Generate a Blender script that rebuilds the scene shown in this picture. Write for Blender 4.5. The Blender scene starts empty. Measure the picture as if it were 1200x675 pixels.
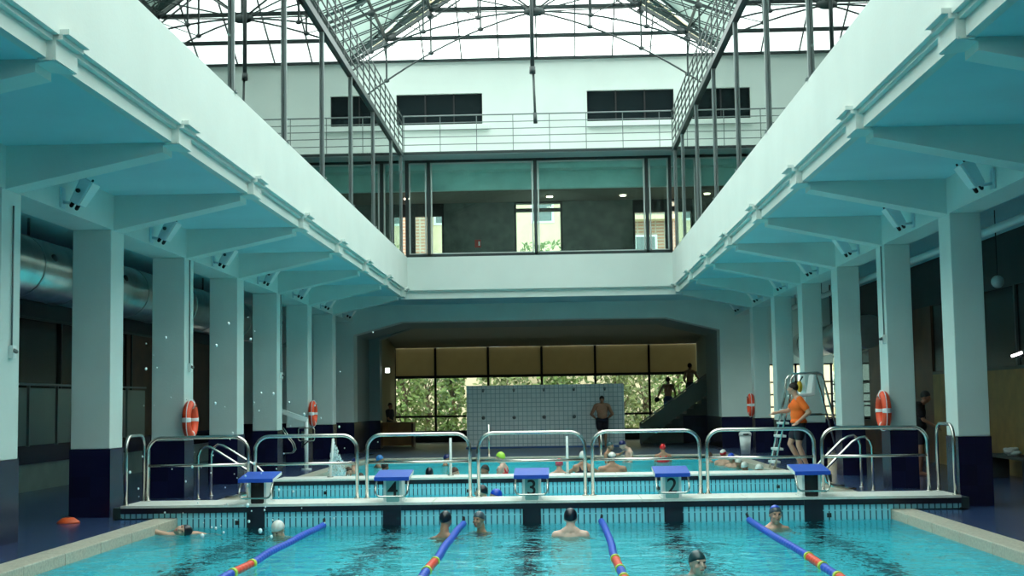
import bpy, bmesh, math, random
from mathutils import Vector, Matrix, Euler
random.seed(7)
S = bpy.context.scene
COL = S.collection
PI = math.pi
H = 1.63                      # eye height above the pool deck
FPX = 1600.0

# ------------------------------------------------------------------ camera
Yc = Vector((52, -131.5, -FPX)).normalized()
Hc = Vector((1, .0155, 0))
Zc = Hc.cross(Yc).normalized()
if Zc.y < 0: Zc = -Zc
Xc = Yc.cross(Zc).normalized()
M = Matrix((Xc, Yc, Zc))      # rows = world axes in camera space -> camera-to-world rotation
cd = bpy.data.cameras.new('camera'); cam = bpy.data.objects.new('camera', cd); COL.objects.link(cam)
cam.matrix_world = Matrix.Translation((0, 0, H)) @ M.to_4x4()
cd.sensor_width = 36; cd.lens = FPX/1200*36; cd.clip_end = 400
S.camera = cam

def ray(px, py):
    return M @ Vector((px-600, 337.5-py, -FPX))
def at(px, py, Y):            # point on the plane at depth Y
    d = ray(px, py); t = Y/d.y
    return Vector((d.x*t, Y, H+d.z*t))
def on(px, py, z=0.0):        # point on the horizontal plane z
    d = ray(px, py); t = (z-H)/d.z
    return Vector((d.x*t, d.y*t, z))

# ------------------------------------------------------------------ materials
def mat(name, col, rough=.6, metal=0, spec=.5, noise=0, nscale=8, bump=0, bscale=40, emit=0, coat=0, var=None):
    m = bpy.data.materials.new(name); m.use_nodes = True
    nt = m.node_tree; b = nt.nodes['Principled BSDF']
    b.inputs['Base Color'].default_value = (*col, 1)
    b.inputs['Roughness'].default_value = rough
    b.inputs['Metallic'].default_value = metal
    b.inputs['Specular IOR Level'].default_value = spec
    if coat: b.inputs['Coat Weight'].default_value = coat
    if emit:
        b.inputs['Emission Color'].default_value = (*col, 1); b.inputs['Emission Strength'].default_value = emit
    tc = nt.nodes.new('ShaderNodeTexCoord')
    if noise:
        n = nt.nodes.new('ShaderNodeTexNoise'); n.inputs['Scale'].default_value = nscale; n.inputs['Detail'].default_value = 5
        nt.links.new(tc.outputs['Object'], n.inputs['Vector'])
        r = nt.nodes.new('ShaderNodeMix'); r.data_type = 'RGBA'
        c2 = var if var else tuple(max(0, c*(1-noise)) for c in col)
        r.inputs[6].default_value = (*col, 1); r.inputs[7].default_value = (*c2, 1)
        mr = nt.nodes.new('ShaderNodeMapRange'); mr.inputs[1].default_value = .35; mr.inputs[2].default_value = .65
        nt.links.new(n.outputs['Fac'], mr.inputs[0]); nt.links.new(mr.outputs[0], r.inputs[0])
        nt.links.new(r.outputs[2], b.inputs['Base Color'])
    if bump:
        n2 = nt.nodes.new('ShaderNodeTexNoise'); n2.inputs['Scale'].default_value = bscale
        nt.links.new(tc.outputs['Object'], n2.inputs['Vector'])
        bp = nt.nodes.new('ShaderNodeBump'); bp.inputs['Strength'].default_value = bump; bp.inputs['Distance'].default_value = .02
        nt.links.new(n2.outputs['Fac'], bp.inputs['Height']); nt.links.new(bp.outputs[0], b.inputs['Normal'])
    return m

def tiles(name, col, mortar, size, msize=.05, rough=.25, var=.12, axes='XY', coords='Object', ratio=1.0, spec=.5, sizey=None):
    """square tile grid by brick texture; axes picks the two object axes"""
    m = mat(name, col, rough, spec=spec); nt = m.node_tree; b = nt.nodes['Principled BSDF']
    tc = nt.nodes.new('ShaderNodeTexCoord'); sp = nt.nodes.new('ShaderNodeSeparateXYZ'); cb = nt.nodes.new('ShaderNodeCombineXYZ')
    nt.links.new(tc.outputs[coords], sp.inputs[0])
    ad = None
    if axes == 'SZ':          # (x+y, z): works on all four vertical faces
        ad = nt.nodes.new('ShaderNodeMath'); ad.operation = 'ADD'
        nt.links.new(sp.outputs['X'], ad.inputs[0]); nt.links.new(sp.outputs['Y'], ad.inputs[1])
        nt.links.new(ad.outputs[0], cb.inputs['X']); nt.links.new(sp.outputs['Z'], cb.inputs['Y'])
    else:
        nt.links.new(sp.outputs[axes[0]], cb.inputs['X']); nt.links.new(sp.outputs[axes[1]], cb.inputs['Y'])
    br = nt.nodes.new('ShaderNodeTexBrick'); br.offset = 0; br.squash = 1
    br.inputs['Scale'].default_value = 1
    br.inputs['Brick Width'].default_value = size; br.inputs['Row Height'].default_value = sizey or size
    br.inputs['Mortar Size'].default_value = size*msize; br.inputs['Mortar Smooth'].default_value = .1
    br.inputs['Color1'].default_value = (*col, 1); br.inputs['Color2'].default_value = (*[c*(1-var) for c in col], 1)
    br.inputs['Mortar'].default_value = (*mortar, 1)
    nt.links.new(cb.outputs[0], br.inputs['Vector']); nt.links.new(br.outputs['Color'], b.inputs['Base Color'])
    return m

def glass_mat(name, tint=(1, 1, 1), ior=1.5, base=0.0, rough=0.0):
    m = bpy.data.materials.new(name); m.use_nodes = True; nt = m.node_tree; nt.nodes.clear()
    out = nt.nodes.new('ShaderNodeOutputMaterial'); mx = nt.nodes.new('ShaderNodeMixShader')
    tr = nt.nodes.new('ShaderNodeBsdfTransparent'); tr.inputs[0].default_value = (*tint, 1)
    gl = nt.nodes.new('ShaderNodeBsdfGlossy'); gl.inputs['Roughness'].default_value = rough
    gl.inputs['Color'].default_value = (.93, 1, .98, 1)
    fr = nt.nodes.new('ShaderNodeFresnel'); fr.inputs['IOR'].default_value = ior
    ma = nt.nodes.new('ShaderNodeMath'); ma.operation = 'MULTIPLY_ADD'; ma.use_clamp = True
    ma.inputs[1].default_value = 1-base; ma.inputs[2].default_value = base
    # thin pane: use |cos| by facing the ray from either side
    nt.links.new(fr.outputs[0], ma.inputs[0]); nt.links.new(ma.outputs[0], mx.inputs[0])
    nt.links.new(tr.outputs[0], mx.inputs[1]); nt.links.new(gl.outputs[0], mx.inputs[2]); nt.links.new(mx.outputs[0], out.inputs[0])
    return m

PAINT = mat('white_paint_bounce_tint', (.62, .74, .70), .7, bump=.08, bscale=30, noise=.05, nscale=1.5)  # white paint, teal tint puts the water's bounce light into the colour
PAINT2 = mat('white_wall_paint', (.61, .68, .635), .8, bump=.1, bscale=20, noise=.05, nscale=1)
CEIL = mat('soffit_bounce_tint', (.42, .70, .74), .75, noise=.06, nscale=1)  # teal here is light bounced off the pool, painted into the soffit
NAVY = tiles('navy_tile', (.008, .009, .042), (.006, .007, .03), .30, .01, .25, .3, 'SZ')
DECK = tiles('blue_deck_mosaic', (.045, .08, .20), (.03, .05, .12), .10, .06, .22, .35, 'XY')
FLOORG = tiles('far_deck_tile', (.07, .11, .17), (.05, .07, .1), .3, .03, .4, .2, 'XY')
COPE = mat('sandstone_coping', (.52, .50, .40), .7, noise=.25, nscale=30, bump=.3, bscale=80)
BASIN = tiles('turquoise_basin_tile', (.16, .80, .88), (.2, .84, .9), .15, .05, .3, .15, 'XY')
BASINW = tiles('turquoise_basin_wall_tile', (.16, .74, .84), (.2, .8, .9), .15, .05, .3, .1, 'SZ')
LINE = mat('black_lane_tile', (.005, .008, .02), .4)
BLACK = mat('black_band_tile', (.008, .008, .02), .35)
WHITED = mat('white_deck_stone', (.72, .74, .68), .6, noise=.1, nscale=12)
STEEL = mat('brushed_steel', (.62, .60, .55), .22, 1)
DSTEEL = mat('painted_dark_steel', (.018, .032, .032), .4, spec=.5)
GSTEEL = mat('grey_steel', (.16, .19, .19), .35, .3)
WHITEM = mat('white_enamel', (.75, .82, .8), .35)
BLUE = mat('blue_plastic', (.015, .08, .50), .4, bump=.2, bscale=200)
TEALP = mat('teal_plate', (.20, .48, .48), .4)
BLACKP = mat('black_plastic', (.012, .012, .014), .5)
ORANGE = mat('lifebuoy_orange', (.95, .09, .025), .45)
WBAND = mat('white_reflective_band', (.85, .85, .85), .4)
REDF = mat('red_float', (.75, .06, .02), .4)
BLUEF = mat('blue_float', (.015, .07, .55), .35)
YELF = mat('yellow_float', (.55, .75, .08), .4)
DUCTM = mat('galvanised_duct', (.62, .64, .60), .28, .9, noise=.25, nscale=2)
FLOOD = mat('flood_housing', (.52, .66, .70), .4)
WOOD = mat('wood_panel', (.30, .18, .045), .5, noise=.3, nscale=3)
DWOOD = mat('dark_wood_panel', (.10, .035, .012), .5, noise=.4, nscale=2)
DARKW = mat('dark_interior_wall', (.035, .04, .04), .6, noise=.3, nscale=1)
GREYB = mat('grey_green_panel', (.16, .24, .22), .5, noise=.2, nscale=2)
BLIND = mat('olive_blind', (.30, .26, .15), .8, noise=.1, nscale=3)
_nt = BLIND.node_tree; _tl = _nt.nodes.new('ShaderNodeBsdfTranslucent'); _tl.inputs[0].default_value = (.44, .39, .24, 1)
_mx = _nt.nodes.new('ShaderNodeMixShader'); _mx.inputs[0].default_value = .35
_nt.links.new(_nt.nodes['Principled BSDF'].outputs[0], _mx.inputs[1]); _nt.links.new(_tl.outputs[0], _mx.inputs[2]); _nt.links.new(_mx.outputs[0], _nt.nodes['Material Output'].inputs[0])
DGLASS = mat('dark_window_glass', (.006, .012, .014), .22, spec=.25)
GLASS = glass_mat('clear_glass', (.93, .98, .96), 1.45)
SIDEGLASS = glass_mat('reflective_side_glass', (.55, .66, .64), 2.6, .12)
ROOFGLASS = glass_mat('roof_glass', (.94, .98, .97), 1.12)
GALGLASS = glass_mat('gallery_glass', (.80, .92, .90), 1.32, .0)
BALGLASS = glass_mat('frosted_balustrade_glass', (.50, .62, .58), 1.5, .15, .3)
GALW = mat('gallery_plaster_reflections', (.13, .16, .145), .8, noise=.35, nscale=3, bump=.4, bscale=6)  # colour mottle paints in reflections of netting on the glass
GALC = mat('gallery_ceiling_teal', (.62, .84, .82), .8, noise=.12, nscale=2)
GALB = mat('gallery_brown_soffit', (.20, .17, .13), .8)
CREAM = mat('cream_facade', (.72, .57, .40), .8, noise=.1, nscale=2)
BRICKM = tiles('brick_facade', (.42, .20, .13), (.4, .33, .27), .5, .08, .8, .2, 'XZ', sizey=.18)
LEAF = mat('leaf_green', (.07, .13, .02), .6, noise=.6, nscale=3, var=(.17, .22, .05))
BARK = mat('bark', (.12, .085, .05), .9)
GRAVEL = mat('pale_ground', (.4, .38, .3), .9, noise=.2, nscale=3)
WTILE = tiles('white_wall_tile', (.86, .92, .92), (.42, .54, .57), .157, .07, .25, .08, 'XZ')
ASPH = mat('street_ground', (.25, .25, .22), .9)
LAMPM = mat('lamp_glow', (1, .85, .6), .5, emit=6)
SIGNM = mat('sign_glow', (.9, 1, .9), .5, emit=1.2)
REDSIGN = mat('red_sign', (.45, .02, .015), .5)

def grille_mat(name):
    m = mat(name, (.14, .50, .60), .35); nt = m.node_tree; b = nt.nodes['Principled BSDF']
    tc = nt.nodes.new('ShaderNodeTexCoord'); sp = nt.nodes.new('ShaderNodeSeparateXYZ')
    nt.links.new(tc.outputs['Object'], sp.inputs[0])
    def slot(period, frac):
        a = nt.nodes.new('ShaderNodeMath'); a.operation = 'DIVIDE'; a.inputs[1].default_value = period
        nt.links.new(sp.outputs['X'], a.inputs[0])
        f = nt.nodes.new('ShaderNodeMath'); f.operation = 'FRACT'; nt.links.new(a.outputs[0], f.inputs[0])
        g = nt.nodes.new('ShaderNodeMath'); g.operation = 'LESS_THAN'; g.inputs[1].default_value = frac
        nt.links.new(f.outputs[0], g.inputs[0]); return g
    g = slot(.083, .21)
    # horizontal joints
    a = nt.nodes.new('ShaderNodeMath'); a.operation = 'DIVIDE'; a.inputs[1].default_value = .145
    nt.links.new(sp.outputs['Z'], a.inputs[0])
    f = nt.nodes.new('ShaderNodeMath'); f.operation = 'FRACT'; nt.links.new(a.outputs[0], f.inputs[0])
    h = nt.nodes.new('ShaderNodeMath'); h.operation = 'GREATER_THAN'; h.inputs[1].default_value = .10
    nt.links.new(f.outputs[0], h.inputs[0])
    mu = nt.nodes.new('ShaderNodeMath'); mu.operation = 'MULTIPLY'
    nt.links.new(g.outputs[0], mu.inputs[0]); nt.links.new(h.outputs[0], mu.inputs[1])
    mx = nt.nodes.new('ShaderNodeMix'); mx.data_type = 'RGBA'
    mx.inputs[6].default_value = (.27, .68, .77, 1); mx.inputs[7].default_value = (.012, .07, .12, 1)
    nt.links.new(mu.outputs[0], mx.inputs[0]); nt.links.new(mx.outputs[2], b.inputs['Base Color'])
    return m
GRILLE = grille_mat('slotted_grille')

def water_mat():
    m = bpy.data.materials.new('pool_water'); m.use_nodes = True; nt = m.node_tree; nt.nodes.clear()
    out = nt.nodes.new('ShaderNodeOutputMaterial')
    tc = nt.nodes.new('ShaderNodeTexCoord'); mp = nt.nodes.new('ShaderNodeMapping')
    nt.links.new(tc.outputs['Object'], mp.inputs['Vector']); mp.inputs['Scale'].default_value = (1, 1.0, 1)
    def noise(sc, det, dist):
        n = nt.nodes.new('ShaderNodeTexNoise'); n.inputs['Scale'].default_value = sc; n.inputs['Detail'].default_value = det
        n.inputs['Distortion'].default_value = dist; nt.links.new(mp.outputs[0], n.inputs['Vector']); return n
    n1 = noise(1.6, 3, .4); n2 = noise(5.0, 2, .6)
    b1 = nt.nodes.new('ShaderNodeBump'); b1.inputs['Strength'].default_value = 1; b1.inputs['Distance'].default_value = .13
    b2 = nt.nodes.new('ShaderNodeBump'); b2.inputs['Strength'].default_value = 1; b2.inputs['Distance'].default_value = .07
    nt.links.new(n1.outputs['Fac'], b1.inputs['Height']); nt.links.new(n2.outputs['Fac'], b2.inputs['Height'])
    nt.links.new(b1.outputs[0], b2.inputs['Normal'])
    fr = nt.nodes.new('ShaderNodeFresnel'); fr.inputs['IOR'].default_value = 1.33; nt.links.new(b2.outputs[0], fr.inputs['Normal'])
    sc = nt.nodes.new('ShaderNodeMath'); sc.operation = 'MULTIPLY'; sc.inputs[1].default_value = .62; nt.links.new(fr.outputs[0], sc.inputs[0])
    gl = nt.nodes.new('ShaderNodeBsdfGlossy'); gl.inputs['Roughness'].default_value = .06; nt.links.new(b2.outputs[0], gl.inputs['Normal'])
    gl.inputs['Color'].default_value = (.85, 1, 1, 1)
    rf = nt.nodes.new('ShaderNodeBsdfRefraction'); rf.inputs['IOR'].default_value = 1.33; rf.inputs['Roughness'].default_value = 0
    rf.inputs['Color'].default_value = (.70, .98, 1, 1); nt.links.new(b2.outputs[0], rf.inputs['Normal'])
    tr = nt.nodes.new('ShaderNodeBsdfTransparent'); tr.inputs[0].default_value = (.75, .97, 1, 1)
    m1 = nt.nodes.new('ShaderNodeMixShader'); m1.inputs[0].default_value = .78
    nt.links.new(tr.outputs[0], m1.inputs[1]); nt.links.new(rf.outputs[0], m1.inputs[2])
    m2 = nt.nodes.new('ShaderNodeMixShader'); nt.links.new(sc.outputs[0], m2.inputs[0])
    nt.links.new(m1.outputs[0], m2.inputs[1]); nt.links.new(gl.outputs[0], m2.inputs[2])
    nt.links.new(m2.outputs[0], out.inputs[0])
    return m
WATER = water_mat()

# ------------------------------------------------------------------ mesh helpers
class MB:
    def __init__(s): s.bm = bmesh.new()
    def quadbox(s, c8):
        v = [s.bm.verts.new(c) for c in c8]
        for f in ((0,3,2,1),(4,5,6,7),(0,1,5,4),(1,2,6,5),(2,3,7,6),(3,0,4,7)): s.bm.faces.new([v[i] for i in f])
        return s
    def box(s, x0, x1, y0, y1, z0, z1):
        return s.quadbox([(x0,y0,z0),(x1,y0,z0),(x1,y1,z0),(x0,y1,z0),(x0,y0,z1),(x1,y0,z1),(x1,y1,z1),(x0,y1,z1)])
    def bar(s, a, b, w, h=None, up=(0,0,1)):
        a = Vector(a); b = Vector(b); h = h or w
        d = (b-a).normalized(); u = Vector(up)
        if abs(d.dot(u)) > .98: u = Vector((0,1,0))
        sd = d.cross(u).normalized(); u = sd.cross(d).normalized()
        c = []
        for p in (a, b):
            c += [p-sd*w/2-u*h/2, p+sd*w/2-u*h/2, p+sd*w/2+u*h/2, p-sd*w/2+u*h/2]
        return s.quadbox(c)
    def tube(s, pts, r, n=10, rads=None, closed=False):
        pts = [Vector(p) for p in pts]; k = len(pts); rings = []
        prev = None
        for i, p in enumerate(pts):
            if closed: d = (pts[(i+1) % k]-pts[i-1])
            elif i == 0: d = pts[1]-p
            elif i == k-1: d = p-pts[i-1]
            else: d = (pts[i+1]-p).normalized()+(p-pts[i-1]).normalized()
            d.normalize()
            if prev is None:
                a = Vector((0,0,1)) if abs(d.z) < .9 else Vector((0,1,0))
                u = d.cross(a).normalized()
            else:
                u = (prev-d*prev.dot(d)).normalized()
            prev = u; w = d.cross(u); rr = rads[i] if rads else r
            rings.append([s.bm.verts.new(p+(u*math.cos(t)+w*math.sin(t))*rr) for t in [2*PI*j/n for j in range(n)]])
        for i in range(k if closed else k-1):
            A = rings[i]; B = rings[(i+1) % k]
            for j in range(n):
                f = s.bm.faces.new((A[j], A[(j+1) % n], B[(j+1) % n], B[j])); f.smooth = True
        if not closed:
            s.bm.faces.new(rings[0][::-1]); s.bm.faces.new(rings[-1])
        return s
    def ell(s, c, r, rot=None, seg=14, rng=9, zmin=None, zmax=None):
        """ellipsoid; zmin/zmax in unit-sphere height cut it open"""
        R = (rot.to_matrix() if rot else Matrix.Identity(3)); c = Vector(c)
        z0 = -1 if zmin is None else zmin; z1 = 1 if zmax is None else zmax
        t0 = math.asin(z0); t1 = math.asin(z1); rows = []
        for i in range(rng+1):
            t = t0+(t1-t0)*i/rng; cz = math.sin(t); cr = math.cos(t)
            if cr < 1e-4: rows.append([s.bm.verts.new(c+R @ Vector((0,0,cz*r[2])))])
            else: rows.append([s.bm.verts.new(c+R @ Vector((cr*math.cos(a)*r[0], cr*math.sin(a)*r[1], cz*r[2]))) for a in [2*PI*j/seg for j in range(seg)]])
        for A, B in zip(rows, rows[1:]):
            for j in range(seg):
                a0 = A[j % len(A)]; a1 = A[(j+1) % len(A)]; b0 = B[j % len(B)]; b1 = B[(j+1) % len(B)]
                vs = []
                for v in (a0, a1, b1, b0):
                    if v not in vs: vs.append(v)
                if len(vs) > 2: s.bm.faces.new(vs).smooth = True
        for Rw in (rows[0], rows[-1]):
            if len(Rw) > 1:
                try: s.bm.faces.new(Rw)
                except Exception: pass
        return s
    def cap(s, a, b, ra, rb, n=10):
        a = Vector(a); b = Vector(b); d = b-a; L = d.length; d = d/max(L, 1e-6)
        pts = []; rad = []
        for t in (-1, -.85, -.5, 0):
            pts.append(a+d*ra*t); rad.append(max(.0005, ra*math.sqrt(max(0, 1-t*t))))
        for t in (0, .5, .85, 1):
            pts.append(b+d*rb*t); rad.append(max(.0005, rb*math.sqrt(max(0, 1-t*t))))
        return s.tube(pts, 0, n, rad)
    def poly(s, pts, ex):
        """extruded polygon: pts list, ex extrusion vector"""
        ex = Vector(ex); A = [s.bm.verts.new(p) for p in pts]; B = [s.bm.verts.new(Vector(p)+ex) for p in pts]; n = len(A)
        s.bm.faces.new(A); s.bm.faces.new(B[::-1])
        for i in range(n): s.bm.faces.new((A[i], B[i], B[(i+1) % n], A[(i+1) % n]))
        return s
    def build(s, name, m, parent=None, bevel=0, smooth=None):
        bmesh.ops.recalc_face_normals(s.bm, faces=s.bm.faces)
        if parent is not None:
            w = parent
            off = Vector((0,0,0))
            while w is not None:
                off += Vector(w.location); w = w.parent
            bmesh.ops.translate(s.bm, vec=-off, verts=s.bm.verts)
        me = bpy.data.meshes.new(name); s.bm.to_mesh(me); s.bm.free()
        if smooth is not None:
            for p in me.polygons: p.use_smooth = smooth
        me.materials.append(m)
        o = bpy.data.objects.new(name, me); COL.objects.link(o)
        if parent is not None: o.parent = parent
        if bevel:
            b = o.modifiers.new('bevel', 'BEVEL'); b.width = bevel; b.segments = 2; b.limit_method = 'ANGLE'
        return o

def tag(o, label=None, cat=None, group=None, kind=None):
    if label: o['label'] = label
    if cat: o['category'] = cat
    if group: o['group'] = group
    if kind: o['kind'] = kind
    return o
def thing(name, loc, label, cat, group=None, kind=None):
    o = bpy.data.objects.new(name, None); COL.objects.link(o); o.location = loc; o.empty_display_size = .2
    return tag(o, label, cat, group, kind)
def struct(name, mb, m, parent=None, bevel=0):
    o = mb.build(name, m, parent, bevel)
    if parent is None: o['kind'] = 'structure'
    return o
def children(o): return [c for c in o.children]
def copy_tree(o, parent=None):
    c = o.copy(); COL.objects.link(c); c.parent = parent
    for ch in children(o): copy_tree(ch, c)
    return c
ORD = ['first', 'second', 'third', 'fourth', 'fifth', 'sixth', 'seventh', 'eighth', 'ninth', 'tenth', 'eleventh', 'twelfth', 'thirteenth', 'fourteenth', 'fifteenth', 'sixteenth', 'seventeenth']

# ------------------------------------------------------------------ main dimensions
PL, PR = -5.53, 4.75           # pool edge
CL, CR = -6.66, 5.86           # inner faces of the columns
UL, UR = -4.48, 3.60           # inner faces of the balcony walls
MID = (UL+UR)/2
WALLL, WALLR = -10.4, 9.0
YB = -6.0                      # back wall behind the camera
YP = 44.7                      # portal wall
Y0 = 6.0                       # near end of the pool
B1, B2 = 19.75, 26.1           # fronts of the two bulkheads
YE = 39.3                      # far end of the pool
WZ = -.12
COLY = [20.25+4.08*k for k in range(-2, 7)]
SL, SOF = 5.0, 4.83

# ------------------------------------------------------------------ floor and basin
f = MB()
f.box(WALLL, PL-.33, YB, YP, -.3, 0); f.box(PR+.33, WALLR, YB, YP, -.3, 0)
f.box(PL-.33, PR+.33, YB, Y0-.33, -.3, 0)
struct('floor', f, DECK)
f = MB(); f.box(PL-.33, PR+.33, YE+.33, YP, -.3, 0); f.box(WALLL, WALLR+3, YP, 58, -.3, 0)
struct('floor_far', f, FLOORG)
f = MB()
f.box(PL, PR, Y0, YE, -1.6, -1.4)
struct('floor_basin', f, BASIN)
for nm, a_ in (('left', (PL-.3, PL, Y0, YE)), ('right', (PR, PR+.3, Y0, YE)), ('far', (PL-.3, PR+.3, YE, YE+.3)), ('near', (PL-.3, PR+.3, Y0-.3, Y0))):
    f = MB(); f.box(*a_, -1.6, -.02); struct('wall_basin_'+nm, f, BASINW)

f = MB()
for x0, x1 in ((PL-.33, PL+.02), (PR-.02, PR+.33)):
    y = Y0-.33
    while y < YE+.3:
        f.box(x0, x1, y, min(y+1.195, YE+.33), -.15, .012); y += 1.2
f.box(PL, PR, YE, YE+.33, -.1, .03); f.box(PL, PR, Y0-.33, Y0, -.1, .012)
struct('trim_1', f, COPE, bevel=.012)
# lane lines on the basin floor
for i, cx in enumerate((-4.36, -2.39, -.38, 1.64, 3.63)):
    f = MB(); f.box(cx-.15, cx+.15, Y0+1.5, B1-.4, -1.4, -1.396)
    f.box(cx-.5, cx+.5, B1-1.9, B1-1.65, -1.3995, -1.3955)
    o = f.build('lane_line', LINE); tag(o, 'dark lane marking on the pool floor below the %s starting block from the left' % ORD[i], 'lane line', 'lane lines on the pool floor')
def water(name, x0, x1, y0, y1, label):
    f = MB(); v = [f.bm.verts.new(p) for p in ((x0,y0,WZ),(x1,y0,WZ),(x1,y1,WZ),(x0,y1,WZ))]; f.bm.faces.new(v)
    o = f.build(name, WATER); tag(o, label, 'pool water', kind='stuff'); return o
water('pool_water', PL, PR, Y0, B1-.002, 'rippling turquoise water of the near swimming lanes')
water('pool_water', PL, PR, B1+1.05, B2, 'strip of turquoise water between the two walkway bulkheads')
water('pool_water', PL, PR, B2+1.05, YE, 'green-blue water of the far basin with bathers')

# ------------------------------------------------------------------ bulkheads
def bulkhead(yf, x0, x1, label, stripes, steps):
    t = thing('pool_bulkhead', ((x0+x1)/2, yf, 0), label, 'pool bulkhead')
    b = MB()
    n = 8; w = (x1-x0)/n
    for i in range(n): b.box(x0+i*w+.004, x0+(i+1)*w-.004, yf-.01, yf+1.0, .165, .2)
    b.build('deck_slab', WHITED, t)
    MB().box(x0, x1, yf, yf+1.0, .085, .165).build('black_fascia', BLACK, t)
    b = MB(); b.box(max(x0, PL+.03)+.0, min(x1, PR-.03), yf+.02, yf+.98, -.34, .085)
    if steps: b.box(x0, PL+.03, yf+.02, yf+.98, .03, .085); b.box(PR-.03, x1, yf+.02, yf+.98, .03, .085)
    if steps:
        b.box(x0+.02, PL+.03, yf+.02, yf+.98, .018, .04); b.box(PR-.03, x1-.02, yf+.02, yf+.98, .018, .04)
    b.build('slotted_panel', GRILLE, t)
    MB().box(PL+.03, PR-.03, yf+.04, yf+.96, -1.38, -.34).build('lower_panel', BASINW, t)
    for x in stripes: MB().box(x-.13, x+.13, yf-.012, yf+.1, -1.3, .166).build('black_stripe', BLACK, t)
    MB().box(x0-.11, x0, yf, yf+1.0, .012, .17).build('end_plate', DSTEEL, t)
    MB().box(x1, x1+.11, yf, yf+1.0, .012, .17).build('end_plate', DSTEEL, t)
    for x in ((PL+.9, PR-.9) if steps else (PL+1.1, -1.9+.2, 1.9, PR-.6)):
        MB().box(x-.03, x+.03, yf+.0, yf+.03, -.09, -.03).build('inlet', BLACKP, t)
    return t
SB = (-4.36, -2.39, -.38, 1.64, 3.63)
bulkhead(B1, -6.33, 5.72, 'long near bulkhead walkway with white deck, black edge and slotted turquoise panel', SB, True)
bulkhead(B2, -5.42, 5.05, 'farther bulkhead walkway dividing off the far basin, white top and slotted turquoise panel', (), False)

# ------------------------------------------------------------------ starting blocks
NUM = {1: '4', 2: '3', 3: '2'}
BL = ['starting block at the far left, blue sloping top over a dark plate',
      'starting block marked with a black 4, blue top',
      'starting block marked with a black 3 in the middle of the row, blue top',
      'starting block marked with a black 2, blue top',
      'starting block at the far right, blue sloping top over a dark plate']
def text(s, loc, size, m, parent, rotx=PI/2):
    c = bpy.data.curves.new('number', 'FONT'); c.body = s; c.size = size; c.extrude = .002; c.align_x = 'CENTER'; c.align_y = 'CENTER'
    c.offset = .003
    o = bpy.data.objects.new('number', c); COL.objects.link(o); c.materials.append(m)
    off = Vector(parent.location) if parent else Vector((0,0,0))
    bpy.context.view_layer.update()
    me = bpy.data.meshes.new_from_object(o.evaluated_get(bpy.context.evaluated_depsgraph_get())); bpy.data.objects.remove(o)
    me.transform(Matrix.Translation(Vector(loc)-off) @ Matrix.Rotation(rotx, 4, 'X'))
    o = bpy.data.objects.new('number', me); COL.objects.link(o); o.parent = parent; return o
for i, x in enumerate(SB):
    t = thing('starting_block', (x, B1+.15, .2), BL[i], 'starting block', 'starting blocks on the near bulkhead')
    yf = B1-.02; yb = B1+.62
    MB().quadbox([(x-.255,yf,.515),(x+.255,yf,.515),(x+.255,yb,.585),(x-.255,yb,.585),(x-.255,yf,.56),(x+.255,yf,.56),(x+.255,yb,.632),(x-.255,yb,.632)]).build('platform', WHITEM, t, .006)
    MB().quadbox([(x-.252,yf-.012,.512),(x+.252,yf-.012,.512),(x+.252,yb,.633),(x-.252,yb,.633),(x-.252,yf-.012,.566),(x+.252,yf-.012,.566),(x+.252,yb,.638),(x-.252,yb,.638)]).build('blue_top', BLUE, t)
    for sx in (-1, 1):
        MB().box(x+sx*.115-.018, x+sx*.115+.018, B1+.1, B1+.52, .2, .53).build('side_panel', WHITEM, t, .004)
        MB().box(x+sx*.125-.035, x+sx*.125+.035, B1+.08, B1+.56, .2, .212).build('foot_plate', WHITEM, t)
    MB().box(x-.1, x+.1, B1+.115, B1+.14, .2, .53).build('front_plate', TEALP if i in NUM else BLACKP, t)
    if i in NUM: text(NUM[i], (x, B1+.11, .37), .31, BLACKP, t)
    pts = [(x-.23, B1+.1, .52), (x-.23, B1-.02, .42)]
    for a in range(0, 7): pts.append((x-.16-.07*math.cos(a*PI/12), B1-.06, .36-.07*math.sin(a*PI/12)))
    for a in range(6, -1, -1): pts.append((x+.16+.07*math.cos(a*PI/12), B1-.06, .36-.07*math.sin(a*PI/12)))
    pts += [(x+.23, B1-.02, .42), (x+.23, B1+.1, .52)]
    MB().tube(pts, .014).build('backstroke_bar', STEEL, t)

# ------------------------------------------------------------------ guard rails on the near bulkhead
def arch(p0, p1, z0, z1, r, n=6):
    p0 = Vector(p0); p1 = Vector(p1); d = (p1-p0).normalized(); up = Vector((0,0,1)); pts = [p0+up*z0]
    for a in range(n+1):
        t = a*PI/2/n; pts.append(p0+d*(r-r*math.cos(t))+up*(z1-r+r*math.sin(t)))
    for a in range(n+1):
        t = a*PI/2/n; pts.append(p1-d*(r-r*math.sin(t))+up*(z1-r+r*math.cos(t)))
    pts.append(p1+up*z0); return pts
rails = [(169, 292), (296, 420), (427.5, 552), (558, 686), (690.5, 819), (823.5, 951), (956, 1081)]
RY = B1+.93
for i, (a, b) in enumerate(rails):
    s = FPX/RY; xa = (a+2-652)/s; xb = (b-2-652)/s
    t = thing('guard_rail', ((xa+xb)/2, RY, .2), 'stainless double-bar guard rail, %s from the left along the near bulkhead' % ORD[i], 'guard rail', 'guard rails along the near bulkhead')
    MB().tube(arch((xa, RY, 0), (xb, RY, 0), .2, 1.15, .22), .027, 12).build('hoop', STEEL, t)
    MB().tube([(xa, RY, .73), (xb, RY, .73)], .022, 10).build('mid_bar', STEEL, t)
    for x in (xa, xb): MB().tube([(x, RY, .2), (x, RY, .215)], .05, 12).build('floor_flange', STEEL, t)
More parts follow.
